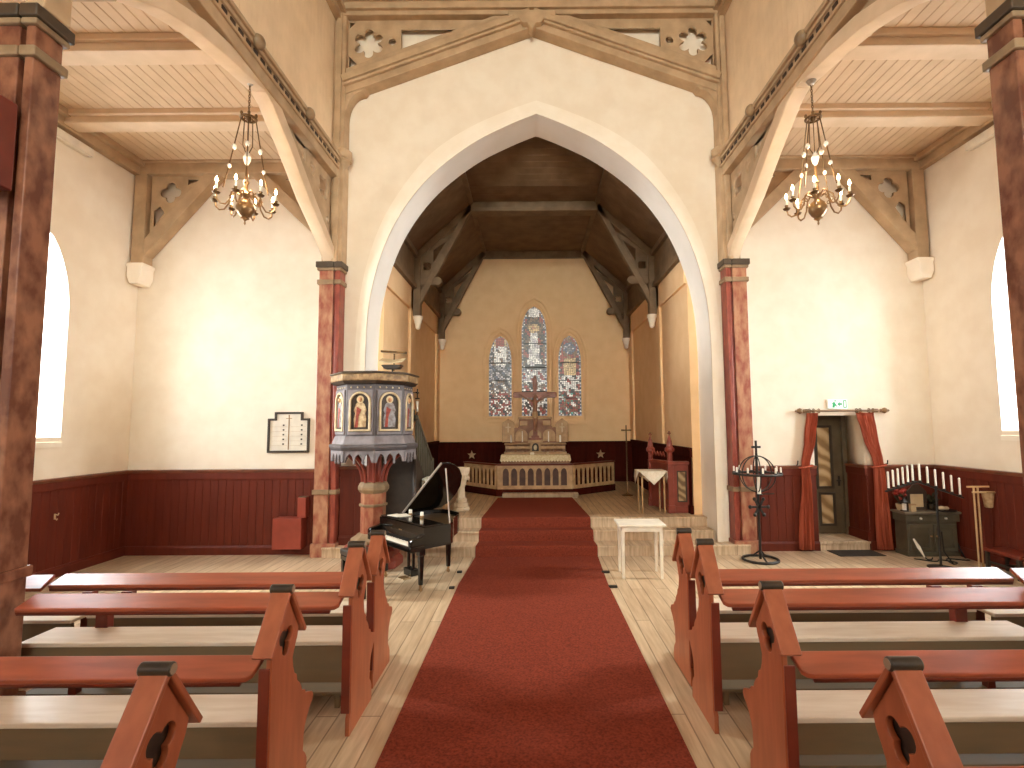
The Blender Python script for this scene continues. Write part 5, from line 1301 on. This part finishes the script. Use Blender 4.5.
for k in range(12):
    if k < 6: P0 = L0.lerp(Ap, (k + .15) / 6)
    else: P0 = Ap.lerp(R0_, (k - 6 + .35) / 5.4)
    q = thing('taper_candle', 'long white candle, %s from the left on the roof-shaped bar' % ordn[k], 'candle', (6.0 + P0.x, 7.75, P0.z + .012), 0, 'candles on the roof-shaped bar')
    g = MB(); g.lathe([(.014, .01), (.014, .26), (.004, .27)], n=10); g.build('wax', 'candle', q)
    g = MB(); g.lathe([(.02, 0), (.022, .01), (.018, .025)], n=10); g.build('cup', 'black_iron', q)

# ------------------------------------------------------------------ cabinet with things on it
CBX, CBY = 6.0, 8.40
t = thing('low_cabinet', 'low grey green panelled cabinet in the right corner by the curtain', 'cabinet', (CBX, CBY, 0))
g = MB(); g.box(0, .80, 0, .28, .06, .60); g.box(-.02, .82, -.02, .28, 0, .07); g.build('body', 'green_grey', t, smooth=0, bevel=.008)
g = MB(); g.box(-.06, .85, -.06, .285, .665, .70); g.build('top', 'green_grey_top', t, smooth=0, bevel=.01)
for k in (0, 1):
    x0 = .03 + k * .39
    g = MB(); g.plate([rect(x0, x0 + .36, .09, .50), rect(x0 + .05, x0 + .31, .14, .45)[::-1]], .025, XZ(-.01)); d_ = g.build('door', 'green_grey', t, smooth=0, bevel=.005)
    g = MB(); g.tube([(x0 + (.33 if k == 0 else .03), -.02, .32), (x0 + (.33 if k == 0 else .03), -.045, .32)], .014, 10); g.build('knob', 'brass', d_)
g = MB(); g.box(-.03, .83, -.03, .28, .54, .66); g.build('drawer_band', 'green_grey', t, smooth=0, bevel=.008)
for x in (.2, .6):
    g = MB(); g.tube([(x, -.03, .6), (x, -.055, .6)], .016, 10); g.build('drawer_knob', 'ivory', t)
t = thing('picture_frame', 'pale framed picture in a gabled dark frame on the grey cabinet', 'picture', (6.30, 8.56, .70))
g = MB(); g.plate([[(-.16, 0), (.16, 0), (.16, .30), (.04, .42), (-.04, .42), (-.16, .30)], rect(-.11, .11, .05, .26)[::-1]], .03, XZ(0)); g.build('frame', 'dark_frame', t, smooth=0, bevel=.005)
g = MB(); g.box(-.11, .11, .0, .01, .05, .26); g.build('picture', 'vellum', t, smooth=0)
g = MB(); g.box(-.12, .12, .015, .12, 0, .02); g.build('easel_foot', 'dark_frame', t, smooth=0)
def pot_plant(name, label, loc, red, seed, potm):
    rnd = random.Random(seed); t = thing(name, label, 'plant', loc)
    g = MB(); g.lathe([(.05, 0), (.065, .05), (.07, .10), (.065, .10), (.05, .09)], n=14); g.build('pot', potm, t)
    g = MB()
    for k in range(26):
        a = rnd.random() * 6.28; q = rnd.uniform(.03, .15); z = rnd.uniform(.12, .30)
        tip = Vector((q * cos(a), q * sin(a), z)); w = Vector((-sin(a), cos(a), 0)) * .028; m = tip * .75 + Vector((0, 0, .03))
        g.raw([(0, 0, .09), tuple(m + w), tuple(tip), tuple(m - w)], [(0, 1, 2, 3)])
    g.build('leaves', 'plant', t, smooth=0)
    if red:
        g = MB()
        for k in range(9): a = rnd.random() * 6.28; q = rnd.uniform(.02, .11); g.ball((q * cos(a), q * sin(a), rnd.uniform(.18, .32)), .04, (1, 1, .8), 8, 6)
        g.build('blossoms', 'flower_red', t)
    return t
pot_plant('potted_flower', 'red flowers in a pot beside the curtain on the grey cabinet', (6.06, 8.60, .70), True, 3, 'pale_pot')
pot_plant('potted_plant', 'dark leafy plant right of the picture on the grey cabinet', (6.56, 8.60, .70), False, 5, 'dark_frame')
t = thing('lantern', 'small pale lantern at the left edge of the grey cabinet', 'lantern', (6.02, 8.46, .70))
g = MB(); g.box(-.04, .04, -.04, .04, 0, .02); g.box(-.04, .04, -.04, .04, .13, .15); g.lathe([(.05, .15), (.02, .19), (.008, .22)], n=4, a0=PI / 4); g.build('case', 'dark_frame', t, smooth=0)
g = MB(); g.lathe([(.03, .02), (.03, .12)], n=12); g.build('candle', 'candle', t)
t = thing('wooden_box', 'small pale wooden block box left of the picture on the cabinet', 'box', (6.13, 8.43, .70))
g = MB(); g.box(-.04, .04, -.03, .03, 0, .10); g.build('body', 'pale_pot', t, smooth=0, bevel=.004)
g = MB(); g.box(-.043, .043, -.033, .033, .10, .12); g.build('lid', 'beige_wood', t, smooth=0, bevel=.004)
t = thing('brass_tray', 'round dark metal tray with stones on the right of the cabinet top', 'tray', (6.63, 8.42, .70))
g = MB(); g.lathe([(.10, 0), (.16, .015), (.165, .03), (.155, .025), (.09, .012)], n=20); g.build('dish', 'black_iron', t)
g = MB(); g.ball((-.04, 0, .05), .05, (1.2, 1, .7)); g.ball((.05, .02, .045), .04, (1, 1, .8)); g.build('stones', 'font_stone', t)
g = MB(); rnd = random.Random(4)
pts = [(5.95, 8.22, .012), (6.15, 8.05, .012), (6.3, 8.14, .012), (6.42, 7.98, .012), (6.3, 7.9, .012), (6.45, 8.2, .012), (6.7, 8.1, .012), (6.8, 8.3, .012), (6.82, 8.5, .3)]
sm = []
for a, c, d, e in zip([pts[0]] + pts, pts, pts[1:], pts[2:] + [pts[-1]]):
    for i in range(6):
        u = i / 6; sm.append(tuple(.5 * (2 * c[j] + (d[j] - a[j]) * u + (2 * a[j] - 5 * c[j] + 4 * d[j] - e[j]) * u * u + (3 * c[j] - a[j] - 3 * d[j] + e[j]) * u ** 3) for j in range(3)))
g.tube(sm, .010, 6); tag(g.build('power_cable', 'black_plastic'), 'black cable curling over the floor in front of the grey cabinet', 'cable')
t = thing('umbrella', 'short white umbrella leaning on the floor by the grey cabinet', 'umbrella', (6.07, 8.18, 0))
g = MB(); g.tube([(-.05, .12, .30), (-.02, .06, .18), (.02, 0, .04)], [.012, .026, .008], 10); g.build('canopy', 'white_paint', t)
g = MB(); g.tube([(.02, 0, .04), (.05, -.02, .012), (.10, -.03, .012), (.12, -.03, .045)], .01, 8); g.build('handle', 'black_plastic', t)

# ------------------------------------------------------------------ collection bag stand and stool at the right wall
t = thing('collection_bag_stand', 'pair of pale wooden poles with cross slats against the right wall', 'stand', (6.56, 7.75, 0))
for x in (0, .06):
    g = MB(); g.tube([(x, 0, 0), (x, 0, 1.16)], .013, 10); g.build('pole', 'light_pole', t)
for y, z in ((-.03, 1.08), (.06, 1.15)):
    g = MB(); g.box(-.05, .30, y - .012, y + .012, z, z + .025); g.build('slat', 'light_pole', t, smooth=0, bevel=.004)
t = thing('collection_bag', 'pale cone-shaped cloth bag hanging from the wooden slats', 'bag', (6.78, 7.765, .86))
g = MB(); g.lathe([(.035, 0), (.05, .01), (.075, .2), (.08, .225), (.07, .225)], n=16); g.build('pouch', 'bag_cloth', t)
g = MB(); g.tube([(.082 * cos(a), .082 * sin(a), .228) for a in [i * PI / 10 for i in range(20)]], .008, 6, True); g.build('hoop', 'brass', t)
t = thing('footstool', 'low dark stool at the right edge against the wainscot', 'stool', (6.66, 7.32, 0))
g = MB(); g.box(-.16, .18, -.28, .28, .28, .33); g.build('seat', 'pew_dark', t, smooth=0, bevel=.01)
for x in (-.13, .15):
    for y in (-.24, .24):
        g = MB(); g.box(x - .02, x + .02, y - .02, y + .02, 0, .28); g.build('leg', 'dark_frame', t, smooth=0)
g = MB(); g.box(-.12, .14, -.012, .012, .12, .15); g.box(-.14, -.12, -.24, .24, .12, .15); g.build('stretcher', 'dark_frame', t, smooth=0)

# ------------------------------------------------------------------ lamps, world, colour management
def lamp(name, loc, power, col, size):
    l = bpy.data.lights.new(name, 'POINT'); l.energy = power; l.color = col; l.shadow_soft_size = size
    o = bpy.data.objects.new(name, l); o.location = loc; COL.objects.link(o)
def sky_light(loc, target, power, size, col):
    l = bpy.data.lights.new('skylight', 'AREA'); l.energy = power; l.color = col; l.shape = 'SQUARE'; l.size = size
    o = bpy.data.objects.new('skylight', l); o.location = loc; COL.objects.link(o)
    o.rotation_euler = (Vector(target) - Vector(loc)).to_track_quat('-Z', 'Y').to_euler()
for s in (-1, 1):
    sky_light((s * (XA + 4.0), 7.3, 6.0), (0, 6.6, .2), 5200, 2.6, (.94, .97, .86))
    sky_light((s * (XA + 9.0), 4.95, 2.6), (-s * 2.8, 9.1, 4.4), 4800, 2.2, (.95, .97, .92))
for s in (-1, 1): lamp('chandelier_light', (s * 3.45, 6.02, 5.10), 30, (1, .72, .45), .12)
w = bpy.data.worlds.new('world'); bpy.context.scene.world = w; w.use_nodes = True
w.node_tree.nodes['Background'].inputs[0].default_value = (.9, .95, 1, 1); w.node_tree.nodes['Background'].inputs[1].default_value = .3
sc = bpy.context.scene
sc.view_settings.view_transform = 'Standard'; sc.view_settings.look = 'None'; sc.view_settings.gamma = 1; sc.view_settings.exposure = 0.24
sc.view_settings.use_curve_mapping = False
sc.cycles.use_denoising = True; sc.cycles.max_bounces = 10; sc.cycles.diffuse_bounces = 7; sc.cycles.glossy_bounces = 3
sc.cycles.sample_clamp_indirect = 6; sc.cycles.caustics_reflective = False; sc.cycles.caustics_refractive = False
